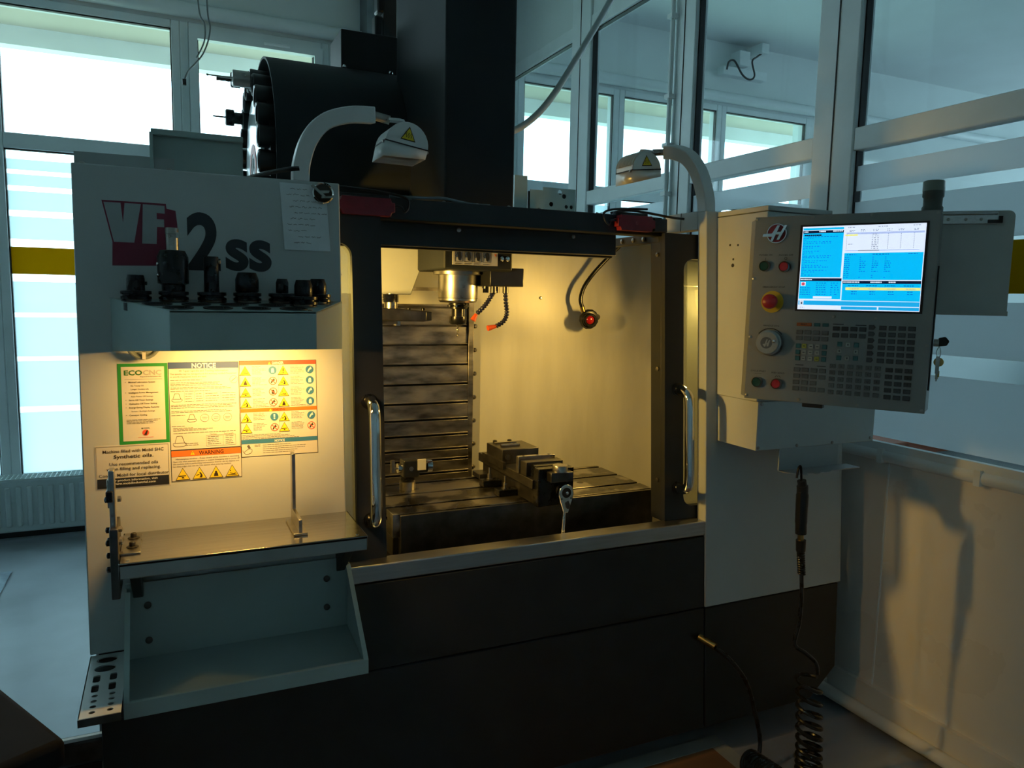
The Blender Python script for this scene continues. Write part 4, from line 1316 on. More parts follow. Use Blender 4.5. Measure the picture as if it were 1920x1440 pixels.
# ================================================================== INSIDE THE MACHINE
# drill holder in the spindle
sp_t = holder('drill_holder', 'collet holder with a twist drill gripped in the machine spindle', (.893, 2.39, 1.488), [('collar', BO, [(.0215, .018), (.0215, .045)]), ('collet_nut', BO, [(.028, .045), (.0285, .050), (.0285, .066), (.0245, .072), (.006, .073)])], (0, 0, -1), taper=False)
dp = []
tw = MB()
for i in range(40):
    a = i * .55
    dp.append((.893 + .0016 * math.cos(a), 2.39 + .0016 * math.sin(a), 1.418 - .042 * i / 39))
tw.tube(dp, .0024, 6, 0)
tw.build('drill', 'machined_steel', sp_t)
for i in range(8):
    a = 2 * math.pi * i / 8 + .3
    MB().lathe([(.003, 0), (.003, .004)], (.893 + .031 * math.cos(a), 2.39 + .031 * math.sin(a), 1.478), (math.cos(a), math.sin(a), 0), 8).build('flange_notch', 'chrome', sp_t)

# vise
V = 'dark_steel'
vi = thing('machine_vise', 'dark steel machine vise clamped across the slotted table', 'vise', (1.07, 2.22, .87))
MB().prism([(2.03, .8705), (2.46, .8705), (2.46, .92), (2.03, .92)], 'x', 1.022, 1.118).box(1.004, 1.136, 2.02, 2.46, .925, .955).box(1.03, 1.11, 2.03, 2.46, .90, .93).build('body', V, vi, bevel=.002)
MB().box(.985, 1.155, 2.40, 2.47, .8705, .888).build('base_ear', V, vi, bevel=.002)
fj = MB().box(1.004, 1.140, 2.25, 2.385, .955, 1.004).build('fixed_jaw', V, vi, bevel=.002)
MB().box(.994, 1.004, 2.22, 2.40, .945, .968).build('jaw_side_plate', V, fj)
MB().lathe([(.010, 0), (.010, .0008)], (1.025, 2.2498, .978), (0, -1, 0), 16).build('jaw_hole', 'gasket', fj)
MB().box(1.02, 1.10, 2.345, 2.36, 1.004, 1.010).cyl((1.02, 2.30, 1.008), (1.09, 2.30, 1.008), .0055, n=10).build('parallel_bar', MS, fj)
for x in (1.03, 1.085):
    MB().lathe([(.008, 0), (.008, .008), (.004, .010)], (x, 2.372, 1.004), n=8).build('jaw_bolt', V, fj)
mj = MB().box(.999, 1.130, 2.112, 2.130, .956, 1.009).build('jaw_plate', MS, vi, bevel=.0015)
MB().box(1.004, 1.134, 2.065, 2.108, .956, 1.000).build('moving_jaw', V, vi, bevel=.002)
MB().box(1.02, 1.12, 2.03, 2.066, .952, .994).build('jaw_carriage', 'black_oxide', vi, bevel=.002)
for x in (1.02, 1.07, 1.11):
    MB().lathe([(.004, 0), (.004, .001)], (x, 2.12, 1.009), n=10).build('plate_screw', V, mj)
MB().box(1.012, 1.135, 1.995, 2.03, .874, .992).build('front_block', 'black_oxide', vi, bevel=.003)
MB().box(1.040, 1.118, 1.965, 1.998, .955, .985).build('nose_block', V, vi, bevel=.003)
MB().lathe([(.0235, 0), (.0235, .017), (.022, .019)], (1.080, 1.985, .985), n=28).build('round_cap', MS, vi)
for x, y in ((.985, 2.18), (.985, 2.31), (1.155, 2.18)):
    c_ = MB().box(x - .03, x + .035, y - .02, y + .02, .8705, .892).build('clamp', 'black_oxide', vi, bevel=.002)
    MB().lathe([(.012, 0), (.012, .004), (.008, .004), (.008, .02), (.0045, .02), (.0045, .042)], (x, y, .892), n=10).build('stud_nut', MS, c_)
# ratchet on the vise screw
ra = thing('ratchet_wrench', 'chrome ratchet wrench hanging from the vise screw behind the sill', 'wrench', (1.086, 1.955, .90))
MB().cyl((1.086, 1.993, .924), (1.086, 1.972, .924), .0155, n=24).build('socket', MS, ra)
MB().cyl((1.086, 1.972, .924), (1.086, 1.967, .924), .0175, n=24).build('socket_ring', 'chrome', ra)
hdp = [(.0255 * math.cos(a), .0285 * math.sin(a)) for a in [math.radians(t_) for t_ in range(-30, 211, 16)]]
hdp = [(1.086 + a, .922 + b) for a, b in hdp] + [(1.0655, .900), (1.074, .876), (1.078, .862), (1.094, .862), (1.098, .876), (1.1065, .900)]
rh = MB().prism(hdp, 'y', 1.950, 1.966).build('head', 'chrome', ra, bevel=.002)
MB().lathe([(.0155, 0), (.0155, .0012)], (1.086, 1.950, .925), (0, -1, 0), 24).build('drive_plate', 'gasket', rh)
MB().lathe([(.0050, 0), (.0050, .003), (.003, .004)], (1.086, 1.9488, .925), (0, -1, 0), 16).build('drive_button', 'chrome', rh)
for x, z in ((1.070, .907), (1.102, .907)):
    MB().lathe([(.0025, 0), (.0025, .0008)], (x, 1.950, z), (0, -1, 0), 10).build('head_screw', 'gasket', rh)
MB().prism([(1.082, .894), (1.093, .900), (1.098, .886), (1.093, .873), (1.086, .878)], 'y', 1.947, 1.951).build('switch_lever', 'dark_steel', rh, bevel=.001)
MB().tube([(1.086, 1.958, .875), (1.083, 1.958, .84), (1.080, 1.958, .78), (1.078, 1.956, .70)], [.0052, .006, .007, .0085], 12).build('handle', 'chrome', ra)

# tool setting probe at the left end of the table
pb = thing('tool_setter', 'black tool setting probe with chrome knob on a round steel base', 'gauge', (.70, 2.36, .87))
MB().lathe([(.026, 0), (.026, .028), (.020, .030), (.018, .034)], (.71, 2.36, .8705), n=28).build('base', MS, pb)
MB().lathe([(.024, .0), (.024, .01), (.016, .012)], (.71, 2.36, .903), n=24).build('collar', 'black_oxide', pb)
MB().box(.690, .745, 2.335, 2.385, .913, .972).box(.735, .775, 2.343, 2.377, .926, .960).build('body', 'black_plastic', pb, bevel=.004)
MB().cyl((.775, 2.36, .944), (.792, 2.36, .944), .022, n=24).build('knob', 'chrome', pb)
MB().cyl((.690, 2.36, .944), (.676, 2.36, .944), .016, n=20).build('stylus_hub', 'chrome', pb)
MB().cyl((.660, 2.36, .930), (.660, 2.36, .972), .0075, n=14).cyl((.676, 2.36, .944), (.655, 2.36, .944), .005, n=10).build('stylus', MS, pb)
MB().lathe([(.0075, 0), (.0075, .0006)], (.716, 2.3348, .944), (0, -1, 0), 20).build('emblem', MS, pb)
MB().box(.737, .765, 2.331, 2.336, .938, .974).build('tag', 'decal_white', pb)

# flexible lamp/camera on a hose hanging in front of the back sheet
fl_ = thing('hose_light', 'black round camera light hanging on a curved black hose', 'light', (1.52, 2.6, 1.45))
MB().tube([(1.70, 2.62, 1.75), (1.645, 2.66, 1.68), (1.592, 2.68, 1.617), (1.548, 2.68, 1.56), (1.532, 2.68, 1.51), (1.541, 2.68, 1.475)], .0085, 12).build('hose', 'black_rubber', fl_)
DX = Vector((.044, .08, 0))


def HL(mb):
    mb.v = [(p[0] + DX.x, p[1] + DX.y, p[2]) for p in mb.v]
    return mb


HL(MB().cyl((1.496, 2.6, 1.478), (1.503, 2.6, 1.458), .010, n=12)).build('gland', 'brass', fl_)
HL(MB().lathe([(.020, 0), (.038, .006), (.042, .022), (.036, .034), (.030, .036)], (1.53, 2.615, 1.430), (-.15, -1, -.12), 12)).build('mount_plate', 'black_plastic', fl_)
HL(MB().lathe([(.028, 0), (.028, .022), (.024, .026), (.020, .026), (.018, .02)], (1.518, 2.583, 1.427), (-.2, -1, -.12), 24)).build('lens_barrel', 'black_oxide', fl_)
HL(MB().lathe([(.017, 0), (.012, .005), (.004, .007)], (1.513, 2.561, 1.425), (-.2, -1, -.12), 20)).build('lens', 'red_lens', fl_)
HL(MB().lathe([(.012, 0), (.012, .03)], (1.560, 2.605, 1.44), (-.15, -1, -.12), 12)).build('mount_ear', 'black_plastic', fl_)


# lamps inside the enclosure, beside the door opening
def enclosure_lamp(label, x, y, z, d, watts):
    o = thing('enclosure_lamp', label, 'lamp', (x, y, z + .16), 'lamps inside the enclosure')
    MB().box(x - .02, x + .02, y - .015, y + .015, z + .05, z + .22).build('hanger', 'black_plastic', o)
    MB().box(min(x, x - d * .05), max(x, x - d * .05), y - .05, y + .05, z - .06, z + .06).build('housing', 'black_plastic', o, bevel=.004)
    MB().box(min(x, x + d * .004), max(x, x + d * .004), y - .042, y + .042, z - .052, z + .052).build('lens', 'bulb_glow', o)
    MB().box(min(x, x + d * .17), max(x, x + d * .17), y - .055, y + .055, z + .060, z + .064).build('visor', 'black_plastic', o)  # unseen flap, added to hold back light going up to the carousel
    l_ = link_light('enclosure_lamp_light', 'AREA', (x + d * .012, y, z), (x + d, y + .12, z - .18), watts, WARM, shape='RECTANGLE', size=.08, size_y=.10)
    l_.parent = o
    l_.location = Vector((x + d * .012, y, z)) - Vector((x, y, z + .16))


enclosure_lamp('warm work light inside the enclosure behind the left sliding door', .26, 2.095, 1.50, 1, LAMP * 1.1)
enclosure_lamp('warm work light inside the enclosure behind the right sliding door', 1.72, 2.12, 1.50, -1, LAMP * .85)

# ================================================================== WORK LAMPS
def work_lamp(label, path, c, tilt, ribs):
    o = thing('work_lamp', label, 'lamp', path[0], 'gooseneck work lamps above the enclosure')
    MB().tube(path, 0, smooth=7, rect=(.0215, .020)).build('arm', 'lamp_white', o, bevel=.003)
    c = Vector(c)
    e_ = Vector(path[-1])
    top = c + Vector((0, .04, .058))
    MB().cyl(e_, e_ + (top - e_) * .55, .011, n=12).build('swivel', 'bolt_steel', o)
    MB().tube([e_ + (top - e_) * .5, top + Vector((0, 0, .006)), top + Vector((0, 0, -.01))], 0, smooth=3, rect=(.014, .003)).build('yoke', 'lamp_white', o)
    M = Matrix.Translation(c) @ Matrix.Rotation(tilt, 4, 'Y')
    r = .056
    L_ = .105
    hood = MB()
    arc = [(r * math.cos(math.radians(a)), r * math.sin(math.radians(a))) for a in range(0, 181, 12)]
    hood.prism([(r * 1.0, 0)] + arc[1:-1] + [(-r, 0)], 'y', 0, .004)
    hood.prism([(r * 1.0, 0)] + arc[1:-1] + [(-r, 0)], 'y', L_ - .004, L_)
    vs_, fs_ = [], []
    for k, yy in enumerate((.0, L_)):
        for a, b in arc:
            vs_.append((a, yy, b))
    na = len(arc)
    fs_ = [(i, i + 1, na + i + 1, na + i) for i in range(na - 1)]
    hood.add(vs_, fs_)
    hood.xform(M).build('hood', 'ribbed_alu' if ribs else 'lamp_white', o)
    skt = MB()
    t_, b_ = r * 1.0, r * .88
    P0 = [(-t_, 0, -.001), (t_, 0, -.001), (t_, L_, -.001), (-t_, L_, -.001)]
    P1 = [(-t_ * 1.02, -.004, -.042), (b_ * 1.05, -.004, -.026), (b_ * 1.05, L_ + .004, -.026), (-t_ * 1.02, L_ + .004, -.042)]
    skt.add(P0 + P1, [(0, 1, 5, 4), (1, 2, 6, 5), (2, 3, 7, 6), (3, 0, 4, 7)])
    so = skt.xform(M).build('skirt', 'ribbed_alu' if ribs else 'lamp_white', o)
    sm = so.modifiers.new('Solid', 'SOLIDIFY')
    sm.thickness = .002
    MB().box(-r - .001, -r + .002, 0, L_, -.003, .001).box(r - .002, r + .001, 0, L_, -.003, .001).box(-r, r, -.0015, .0005, -.003, 0).xform(M).build('seam', 'gasket', o)
    if ribs:
        rb_ = []
        for k in range(10):
            y0 = .006 + k * .0100
            m_ = MB()
            vs_, fs_ = [], []
            for yy, rr in ((y0, r), (y0 + .001, r + .005), (y0 + .004, r + .005), (y0 + .005, r)):
                for a in range(8, 173, 12):
                    vs_.append((rr * math.cos(math.radians(a)), yy, rr * math.sin(math.radians(a))))
            na = len(vs_) // 4
            for q_1 in range(3):
                fs_ += [(q_1 * na + i, q_1 * na + i + 1, (q_1 + 1) * na + i + 1, (q_1 + 1) * na + i) for i in range(na - 1)]
            m_.add(vs_, fs_).xform(M).build('rib', 'ribbed_alu', o)
    # warning triangle on the end
    MB().prism([(-.020, .010), (.020, .010), (0, .045)], 'y', -.0012, -.0002).xform(M).build('warning_triangle', 'print_brown', o)
    MB().prism([(-.0165, .0125), (.0165, .0125), (0, .0412)], 'y', -.0018, -.0012).xform(M).build('triangle_face', 'print_yellow', o)
    hw_ = MB()
    for q_1 in (-.006, 0, .006):
        hw_.tube([(q_1, -.002, .017), (q_1 + .0015, -.002, .021), (q_1 - .001, -.002, .025), (q_1 + .001, -.002, .029)], .0007, 4, 3)
    hw_.xform(M).build('hot_symbol', 'print_brown', o)
    for sx in (-1, 1):
        MB().lathe([(.004, 0), (.004, .004), (.002, .005)], (sx * (r + .0005), .012, -.004), (sx, 0, 0), 8).xform(M).build('hood_screw', 'bolt_steel', o)
    MB().cyl((-.03, L_ / 2, -.003), (.03, L_ / 2, -.003), .006, n=12).xform(M).build('bulb', 'decal_white', o)
    return o


work_lamp('white hooded work lamp on the arm above the left machine panel', [(.313, 1.97, 1.785), (.316, 1.97, 1.83), (.335, 1.965, 1.89), (.372, 1.96, 1.935), (.43, 1.95, 1.957), (.494, 1.95, 1.963)],
          (.568, 1.90, 1.890), math.radians(9), False)
work_lamp('ribbed metal work lamp on the arm above the right cabinet', [(1.585, 1.98, 1.79), (1.583, 1.985, 1.84), (1.575, 2.01, 1.915), (1.565, 2.05, 1.968), (1.555, 2.10, 1.995), (1.545, 2.15, 2.005)],
          (1.475, 2.16, 1.945), math.radians(-6), True)

# ================================================================== TOOL CAROUSEL
tcx, tcy, tcz = .30, 3.0, 1.955
tcb = thing('tool_carousel', 'dark barrel-shaped tool changer carousel behind the left panel', 'carousel', (.6, 3.0, 1.55))
arcp = [math.radians(a) for a in range(-50, 231, 7)]
co_ = MB()
vs, fs = [], []
for x in (.340, .856):
    for rr in (.40, .392):
        for a in arcp:
            vs.append((x, tcy + rr * math.cos(a), tcz + rr * math.sin(a)))
na = len(arcp)
for i in range(na - 1):
    fs += [(i, i + 1, 2 * na + i + 1, 2 * na + i), (na + i, na + i + 1, 3 * na + i + 1, 3 * na + i), (i, i + 1, na + i + 1, na + i)]
co_.add(vs, fs).build('cover', H, tcb)
ec = [(tcy + .395 * math.cos(a), tcz + .395 * math.sin(a)) for a in arcp]
MB().prism(ec, 'x', .850, .858).build('end_plate', H, tcb)
cs = [(tcx + .015, .23)]
MB().lathe([(.25, 0), (.25, .012)], (tcx + .02, tcy, tcz), (-1, 0, 0), 48).build('disc', 'carousel_white', tcb)
MB().plate(circle(0, 0, .115, 40), [circle(0, 0, .082, 40)], .001, (tcx + .0068, tcy, tcz - .02), (0, -1, 0), (0, 0, 1)).build('red_ring', 'print_red', tcb)
MB().prism([(tcy + .07, tcz - .05), (tcy + .035, tcz - .05), (tcy - .01, tcz + .02), (tcy - .01, tcz + .045), (tcy + .02, tcz + .045)], 'x', tcx + .0062, tcx + .0078).prism([(tcy - .02, tcz - .06), (tcy - .05, tcz - .06), (tcy - .075, tcz + .01), (tcy - .05, tcz + .01)], 'x', tcx + .0062, tcx + .0078).build('emblem', 'print_grey', tcb)
MB().lathe([(.33, 0), (.33, .05)], (tcx + .08, tcy, tcz), (-1, 0, 0), 48).build('pocket_wheel', 'black_plastic', tcb)
num = MB()
NP = 24
for k in range(NP):
    a = 2 * math.pi * k / NP + .03
    py, pz = tcy + .315 * math.cos(a), tcz + .315 * math.sin(a)
    MB().lathe([(.036, 0), (.038, .06), (.034, .064), (.027, .062), (.024, .02)], (tcx + .055, py, pz), (-1, 0, 0), 18).build('pocket', 'black_plastic', tcb)
    num.text(str(k + 1), .024, (tcx + .0070, tcy + .222 * math.cos(a) + .008, tcz + .222 * math.sin(a) - .008), (0, -1, 0), (0, 0, 1))
num.build('pocket_numbers', 'print_black', tcb)
MB().box(.614, .827, 2.90, 3.10, 2.33, 2.480).build('top_box', D, tcb, bevel=.003)
MB().prism([(.845, 2.33), (.97, 2.33), (.97, 2.47), (.875, 2.475), (.845, 2.45)], 'y', 2.96, 3.15).build('top_box', D, tcb, bevel=.003)
for x in (.625, .80):
    MB().lathe([(.008, 0), (.008, .004), (.004, .008)], (x, 2.895, 2.345), (0, -1, 0), 12).build('box_screw', 'chrome', tcb)
MB().lathe([(.006, 0), (.006, .006)], (.87, 2.79, 2.29), (.3, -.5, .8), 10).build('cover_screw', 'chrome', tcb)
MB().box(.45, .85, 2.95, 3.05, 1.30, 1.60).build('carousel_mount', D, tcb)
ch = MB()
for k in range(12):
    z = 2.47 + k * .095
    x = .80 + k * .010
    ch.box(x, x + .035, 3.17, 3.23, z, z + .082)
ch.build('cable_chain', 'black_plastic', tcb, bevel=.008)
MB().box(.845, .90, 3.17, 3.26, 2.45, 3.6).build('chain_guide', D, tcb)


def car_tool(label, a, spec):
    py, pz = tcy + .315 * math.cos(a), tcz + .315 * math.sin(a)
    return holder('carousel_tool', label, (tcx + .022, py, pz), spec, (-1, 0, 0), 'tools stored in the carousel', 'tool holder', taper=False)


angs = [2 * math.pi * k / NP + .03 for k in range(NP)]
car_tool('touch probe with thin stylus held at the top of the carousel', angs[7], [('probe_body', MS, [(.024, .018), (.028, .022), (.028, .085), (.025, .088)]), ('stylus', MS, [(.004, .087), (.0028, .12), (.0022, .165), (.0038, .166), (.0038, .171), (.001, .173)])])
ct2 = car_tool('collet holder with a fluted end mill behind the touch probe in the carousel', angs[6], [('neck', BO, [(.018, .018), (.018, .055)]), ('collet_nut', BO, [(.026, .055), (.026, .085), (.022, .088)]), ('end_mill', 'dark_steel', [(.006, .087), (.008, .095), (.0065, .105), (.008, .115), (.0065, .125), (.008, .135)])])
car_tool('collet holder with a fine drill on the far side of the carousel', angs[3], [('neck', BO, [(.022, .018), (.022, .060)]), ('collet_nut', BO, [(.030, .060), (.031, .064), (.031, .088), (.026, .092)]), ('drill', 'dark_steel', [(.003, .09), (.003, .135), (.001, .137)])])

# electrical box on the machine's rear, pale hose from the ceiling
xb = thing('switch_box', 'pale green metal box with keyhole slots behind the enclosure', 'box', (1.65, 3.2, 1.60))
MB().plate([(1.535, 1.60), (1.772, 1.60), (1.772, 2.02), (1.60, 2.02), (1.60, 2.005), (1.535, 2.005)],
           [circle(1.645, 1.945, .011), circle(1.725, 1.938, .009), circle(1.752, 1.938, .009), circle(1.69, 2.003, .011), circle(1.712, 1.985, .011)], .004, (0, 3.18, 0)).build('front_plate', 'teal_paint', xb)
MB().box(1.535, 1.772, 3.20, 3.40, 1.60, 2.0).build('body', D, xb)
MB().box(1.46, 1.525, 3.19, 3.21, 1.60, 2.065).build('side_plate', 'teal_paint', xb)
ah = thing('air_hose', 'pale grey hose sweeping down from the ceiling beside the machine head', 'hose', (1.3, 2.6, 2.1))
MB().tube([(1.86, 2.6, ZC), (1.70, 2.6, 2.88), (1.579, 2.6, 2.646), (1.457, 2.6, 2.443), (1.348, 2.6, 2.274), (1.262, 2.6, 2.175), (1.16, 2.6, 2.11), (.985, 2.6, 2.06)], .0125, 12).build('tube', 'air_hose', ah)

# ================================================================== CONTROL PENDANT
yaw, tilt = 1.01739, .034182
pr_ = Matrix.Rotation(-yaw, 4, 'Z') @ Matrix.Rotation(-tilt, 4, 'X')
PO = Vector((1.536, 1.706, 1.230))
cp_ = thing('control_pendant', 'grey control pendant with lit screen and keypad on the right cabinet', 'control panel', PO, rot=pr_.to_euler())
W, Hh = .468, .523


def Q(x, zt_):
    """face coordinates: x from the left edge, zt from the top edge"""
    return (x, 0.0, Hh - zt_)


def loc(mb, name, m, parent, bevel=0.0):
    return mb.build(name, m, parent, bevel, local=True)


loc(MB().box(0, W, 0, .006, 0, Hh), 'face_plate', 'pendant_paint', cp_, .0015)
loc(MB().prism([(-.026, .055), (0, .0062), (W, .0062), (W, .09), (-.026, .09)], 'z', .004, Hh - .004), 'housing', 'pendant_side', cp_, .002)
loc(MB().box(W, W + .004, .02, .026, .06, Hh - .14), 'side_slot', 'gasket', cp_)
s0 = loc(MB().lathe([(.0045, 0), (.0045, .002), (.002, .003)], (0, 0, 0), (0, -1, 0), 10), 'face_screw', 'bolt_steel', cp_)
scs = [(.007, .006), (.157, .006), (.307, .006), (.461, .006), (.007, .175), (.461, .177), (.007, .343), (.461, .346), (.007, .513), (.155, .514), (.306, .515), (.461, .516), (.231, .278), (.336, .279)]
s0.location = Q(*scs[0])
copies(s0, cp_, [Vector(Q(*p)) - Vector(Q(*scs[0])) for p in scs[1:]])
# logo
lgx, lgz = .063, Hh - .048
lo = loc(MB().lathe([(.0265, 0), (.0265, .003), (.0245, .0045), (.0245, .003)], (lgx, 0, lgz), (0, -1, 0), 36), 'logo_disc', 'logo_red', cp_)
loc(MB().plate(circle(lgx, lgz, .0275, 36), [circle(lgx, lgz, .0252, 36)], .004, (0, -.003, 0)), 'logo_rim', 'chrome', lo)
hb_ = MB()
for pts in ([(-.039, -.010), (-.036, -.001), (-.012, 0), (.001, .022), (.009, .022), (-.008, -.022), (-.016, -.022), (-.012, -.010)],
            [(.001, -.019), (.009, -.019), (.029, .022), (.021, .022), (.012, .004), (.001, .004), (-.002, -.004), (.008, -.004)]):
    hb_.prism([(lgx + a, lgz + b) for a, b in pts], 'y', -.009, -.004)
loc(hb_, 'logo_bars', 'chrome', lo, .0008)
# buttons
for x, z, m_ in ((.035, .140, 'button_green'), (.090, .1415, 'button_red'), (.0355, .473, 'button_green'), (.0902, .474, 'button_red')):
    b_ = loc(MB().lathe([(.0155, 0), (.0155, .008), (.0135, .011), (.0125, .009), (.0125, .002)], Q(x, z), (0, -1, 0), 28), 'button_ring', 'machined_steel', cp_)
    loc(MB().lathe([(.0122, .002), (.0122, .009), (.0115, .010), (.004, .0092)], Q(x, z), (0, -1, 0), 24), 'push_button', m_, b_)
es = loc(MB().lathe([(.031, 0), (.031, .003)], Q(.063, .241), (0, -1, 0), 36), 'stop_plate', 'estop_yellow', cp_)
loc(MB().lathe([(.011, .003), (.011, .020), (.0205, .022), (.021, .030), (.019, .038), (.011, .042), (.002, .043)], Q(.063, .241), (0, -1, 0), 28), 'stop_button', 'button_red', es)
jg = loc(MB().lathe([(.036, 0), (.037, .003), (.036, .012), (.032, .015)], Q(.063, .358), (0, -1, 0), 40), 'jog_ring', 'machined_steel', cp_)
loc(MB().lathe([(.032, .012), (.032, .026), (.030, .028), (.005, .028)], Q(.063, .358), (0, -1, 0), 40), 'jog_wheel', 'key_white', jg)
loc(MB().lathe([(.0165, .028), (.0165, .0285)], Q(.061, .358), (0, -1, 0), 30), 'jog_emblem', 'key_grey', jg)
eb2 = MB()
for pts in ([(-.010, -.004), (-.004, -.003), (.000, .010), (.004, .010), (-.002, -.011), (-.005, -.011)], [(.002, -.010), (.006, -.010), (.011, .008), (.007, .008), (.004, .0), (.001, 0)]):
    eb2.prism([(.061 + a, Hh - .358 + b) for a, b in pts], 'y', -.0293, -.0285)
loc(eb2, 'emblem_bars', 'key_white', jg)
loc(MB().lathe([(.0045, .028), (.0045, .036), (.003, .037)], Q(.083, .353), (0, -1, 0), 16), 'jog_pin', 'chrome', jg)
mk = MB()
for k in range(21):
    a = math.radians(40 + k * 5)
    x, z = .063 + .041 * math.cos(a), .358 - .041 * math.sin(a)
    mk.box(x - .0015, x + .0015, -.0006, 0, Hh - z - .0015, Hh - z + .0015)
loc(mk, 'jog_scale', 'gasket', cp_)
for t_, x, z, w_ in (('POWER ON', .036, .110, .036), ('POWER OFF', .092, .111, .039), ('EMERGENCY STOP', .064, .201, .062), ('HANDLE JOG', .064, .311, .045), ('CYCLE START', .036, .443, .043), ('FEED HOLD', .092, .445, .036)):
    loc(MB().text(t_, .0062, (x, -.0006, Hh - z), align='CENTER', width=w_, bold=.01), 'lettering', 'gasket', cp_)
tx = MB()
tx.box(.0355, .0362, -.0006, 0, Hh - .124, Hh - .116)
tx.plate(circle(.092, Hh - .1185, .0038, 18), [circle(.092, Hh - .1185, .0028, 18)], .0004, (0, -.0006, 0))
tx.tube([(.084, -.0006, Hh - .456), (.089, -.0006, Hh - .450), (.092, -.0006, Hh - .454), (.095, -.0006, Hh - .450), (.100, -.0006, Hh - .456)], .0005, 4, 0).box(.026, .046, -.0006, 0, Hh - .4485, Hh - .4478)
loc(tx, 'button_symbols', 'gasket', cp_)['kind'] = 'stuff'
# screen: 304 x 228 mm
sx, sy = .133, .032
so = loc(MB().plate([(sx - .006, Hh - sy - .233), (sx + .310, Hh - sy - .233), (sx + .310, Hh - sy + .005), (sx - .006, Hh - sy + .005)], [[(sx, Hh - sy - .228), (sx + .304, Hh - sy - .228), (sx + .304, Hh - sy), (sx, Hh - sy)]], .003, (0, -.001, 0)), 'screen', 'gasket', cp_)
sb_ = {}


def S(m_, x0, x1, z0, z1, dep=0):
    """rectangle on the screen, fractions of its width and height from the top left"""
    k_ = m_ if dep >= 3 else (m_, len(sb_))
    sb_.setdefault(k_, MB()).box(sx + x0 * .304, sx + x1 * .304, -.0012 - dep * .0002, -.0010, Hh - sy - z1 * .228, Hh - sy - z0 * .228)


S('scr_white', 0, 1, 0, 1, 0)
S('scr_cyan', .006, .352, .018, .042, 1)
S('scr_navy', .006, .352, .050, .082, 1)
S('scr_cyan', .006, .352, .082, .610, 1)
S('scr_cyan', .370, .993, .325, .640, 1)
S('scr_navy', .006, .362, .622, .655, 1)
S('scr_cyan', .006, .362, .655, .872, 1)
S('scr_navy', .372, .995, .650, .685, 1)
S('scr_cyan', .372, .995, .685, .885, 1)
S('scr_cyan2', .006, .995, .892, .945, 1)
S('scr_cyan2', .375, .668, .955, .990, 1)
S('scr_cyan2', .680, .995, .955, .990, 1)
S('scr_white', .016, .050, .893, .942, 2)
S('scr_white', .016, .058, .668, .715, 2)
S('scr_white', .130, .290, .838, .866, 2)
S('scr_yellow', .400, .993, .728, .760, 2)
S('scr_lav', .375, .990, .085, .108, 2)
S('scr_yellow', .366, .470, .104, .124, 2)
S('scr_lav', .375, .960, .292, .302, 2)
S('scr_grey', .480, .650, .291, .303, 3)
rs = random.Random(3)


def words(m_, x0, x1, z, h, dep=3, gap=.008, lo_=.006, hi_=.02):
    x = x0
    while x < x1:
        w_ = min(rs.uniform(lo_, hi_), x1 - x)
        S(m_, x, x + w_, z, z + h, dep)
        x += w_ + gap * rs.uniform(.5, 1.4)


words('scr_white', .016, .05, .058, .014, 3, .003)
words('scr_white', .145, .20, .056, .014, 3, .003)
words('scr_white', .262, .345, .054, .014, 3, .003)
words('scr_navy', .02, .165, .098, .016, 3, .002, .010, .018)
words('scr_text', .05, .31, .120, .007, 3)
for k in range(24):
    z = .140 + k * .0192
    words('scr_text', .014, .035, z, .006)
    if k % 3 != 1:
        words('scr_text', .04, .06 + rs.uniform(.02, .20), z, .006, 3, .014)
words('scr_white', .01, .11, .631, .013, 3, .003)
for k in range(6):
    words('scr_text', .150, .235, .675 + k * .027, .008)
    words('scr_text', .275, .345, .675 + k * .027, .008, 3, .02)
for k in range(4):
    words('scr_text', .012, .10, .735 + k * .026, .008)
words('scr_white', .378, .51, .660, .013, 3, .003)
words('scr_white', .60, .69, .660, .013, 3, .003)
words('scr_white', .745, .80, .660, .013, 3, .003)
for k in range(4):
    x = .42 + k * .148
    words('scr_text', x, x + .085, .703, .009, 3, .006)
    words('scr_grey', x + .02, x + .09, .740, .009, 3, .006)
    words('scr_text', x + .03, x + .075, .773, .009, 3, .006)
    words('scr_text', x + .03, x + .075, .800, .009, 3, .006)
words('scr_text', .39, .47, .340, .009)
words('scr_text', .60, .73, .338, .009)
words('scr_text', .88, .95, .334, .009)
for k in range(11):
    z = .372 + k * .0235
    words('scr_text', .375, .42, z, .007)
    for x in (.50, .60, .70):
        if k < 7 or rs.random() > .3:
            words('scr_text', x, x + (.05 if k in (2, 3, 4, 5, 7) else .012), z, .007)
words('scr_grey', .385, .45, .020, .010)
words('scr_grey', .63, .71, .018, .010)
words('scr_grey', .90, .96, .014, .010)
for x in (.40, .49, .59, .70, .79, .91):
    words('scr_grey', x, x + .045, .045 + rs.uniform(0, .012), .009)
    words('scr_grey', x, x + .04, .066, .009)
for k in range(9):
    z = .106 + k * .0205
    S('scr_grey', .378, .384, z, z + .009, 3)
    words('scr_grey', .585, .64, z, .009)
    for x in (.71, .81, .91):
        S('scr_grey', x, x + .008, z, z + .009, 3)
words('scr_grey', .395, .44, .217, .009)
words('scr_grey', .02, .06, .970, .010)
for m_, mb in sb_.items():
    stuff_ = not isinstance(m_, tuple)
    m_ = m_ if stuff_ else m_[0]
    o_ = loc(mb, 'screen_text' if stuff_ else {'scr_white': 'white_field', 'scr_cyan': 'blue_field', 'scr_cyan2': 'blue_field', 'scr_navy': 'dark_band', 'scr_text': 'screen_text', 'scr_grey': 'screen_text', 'scr_yellow': 'yellow_band', 'scr_lav': 'selected_row'}[m_], m_, so)
    if stuff_:
        o_['kind'] = 'stuff'
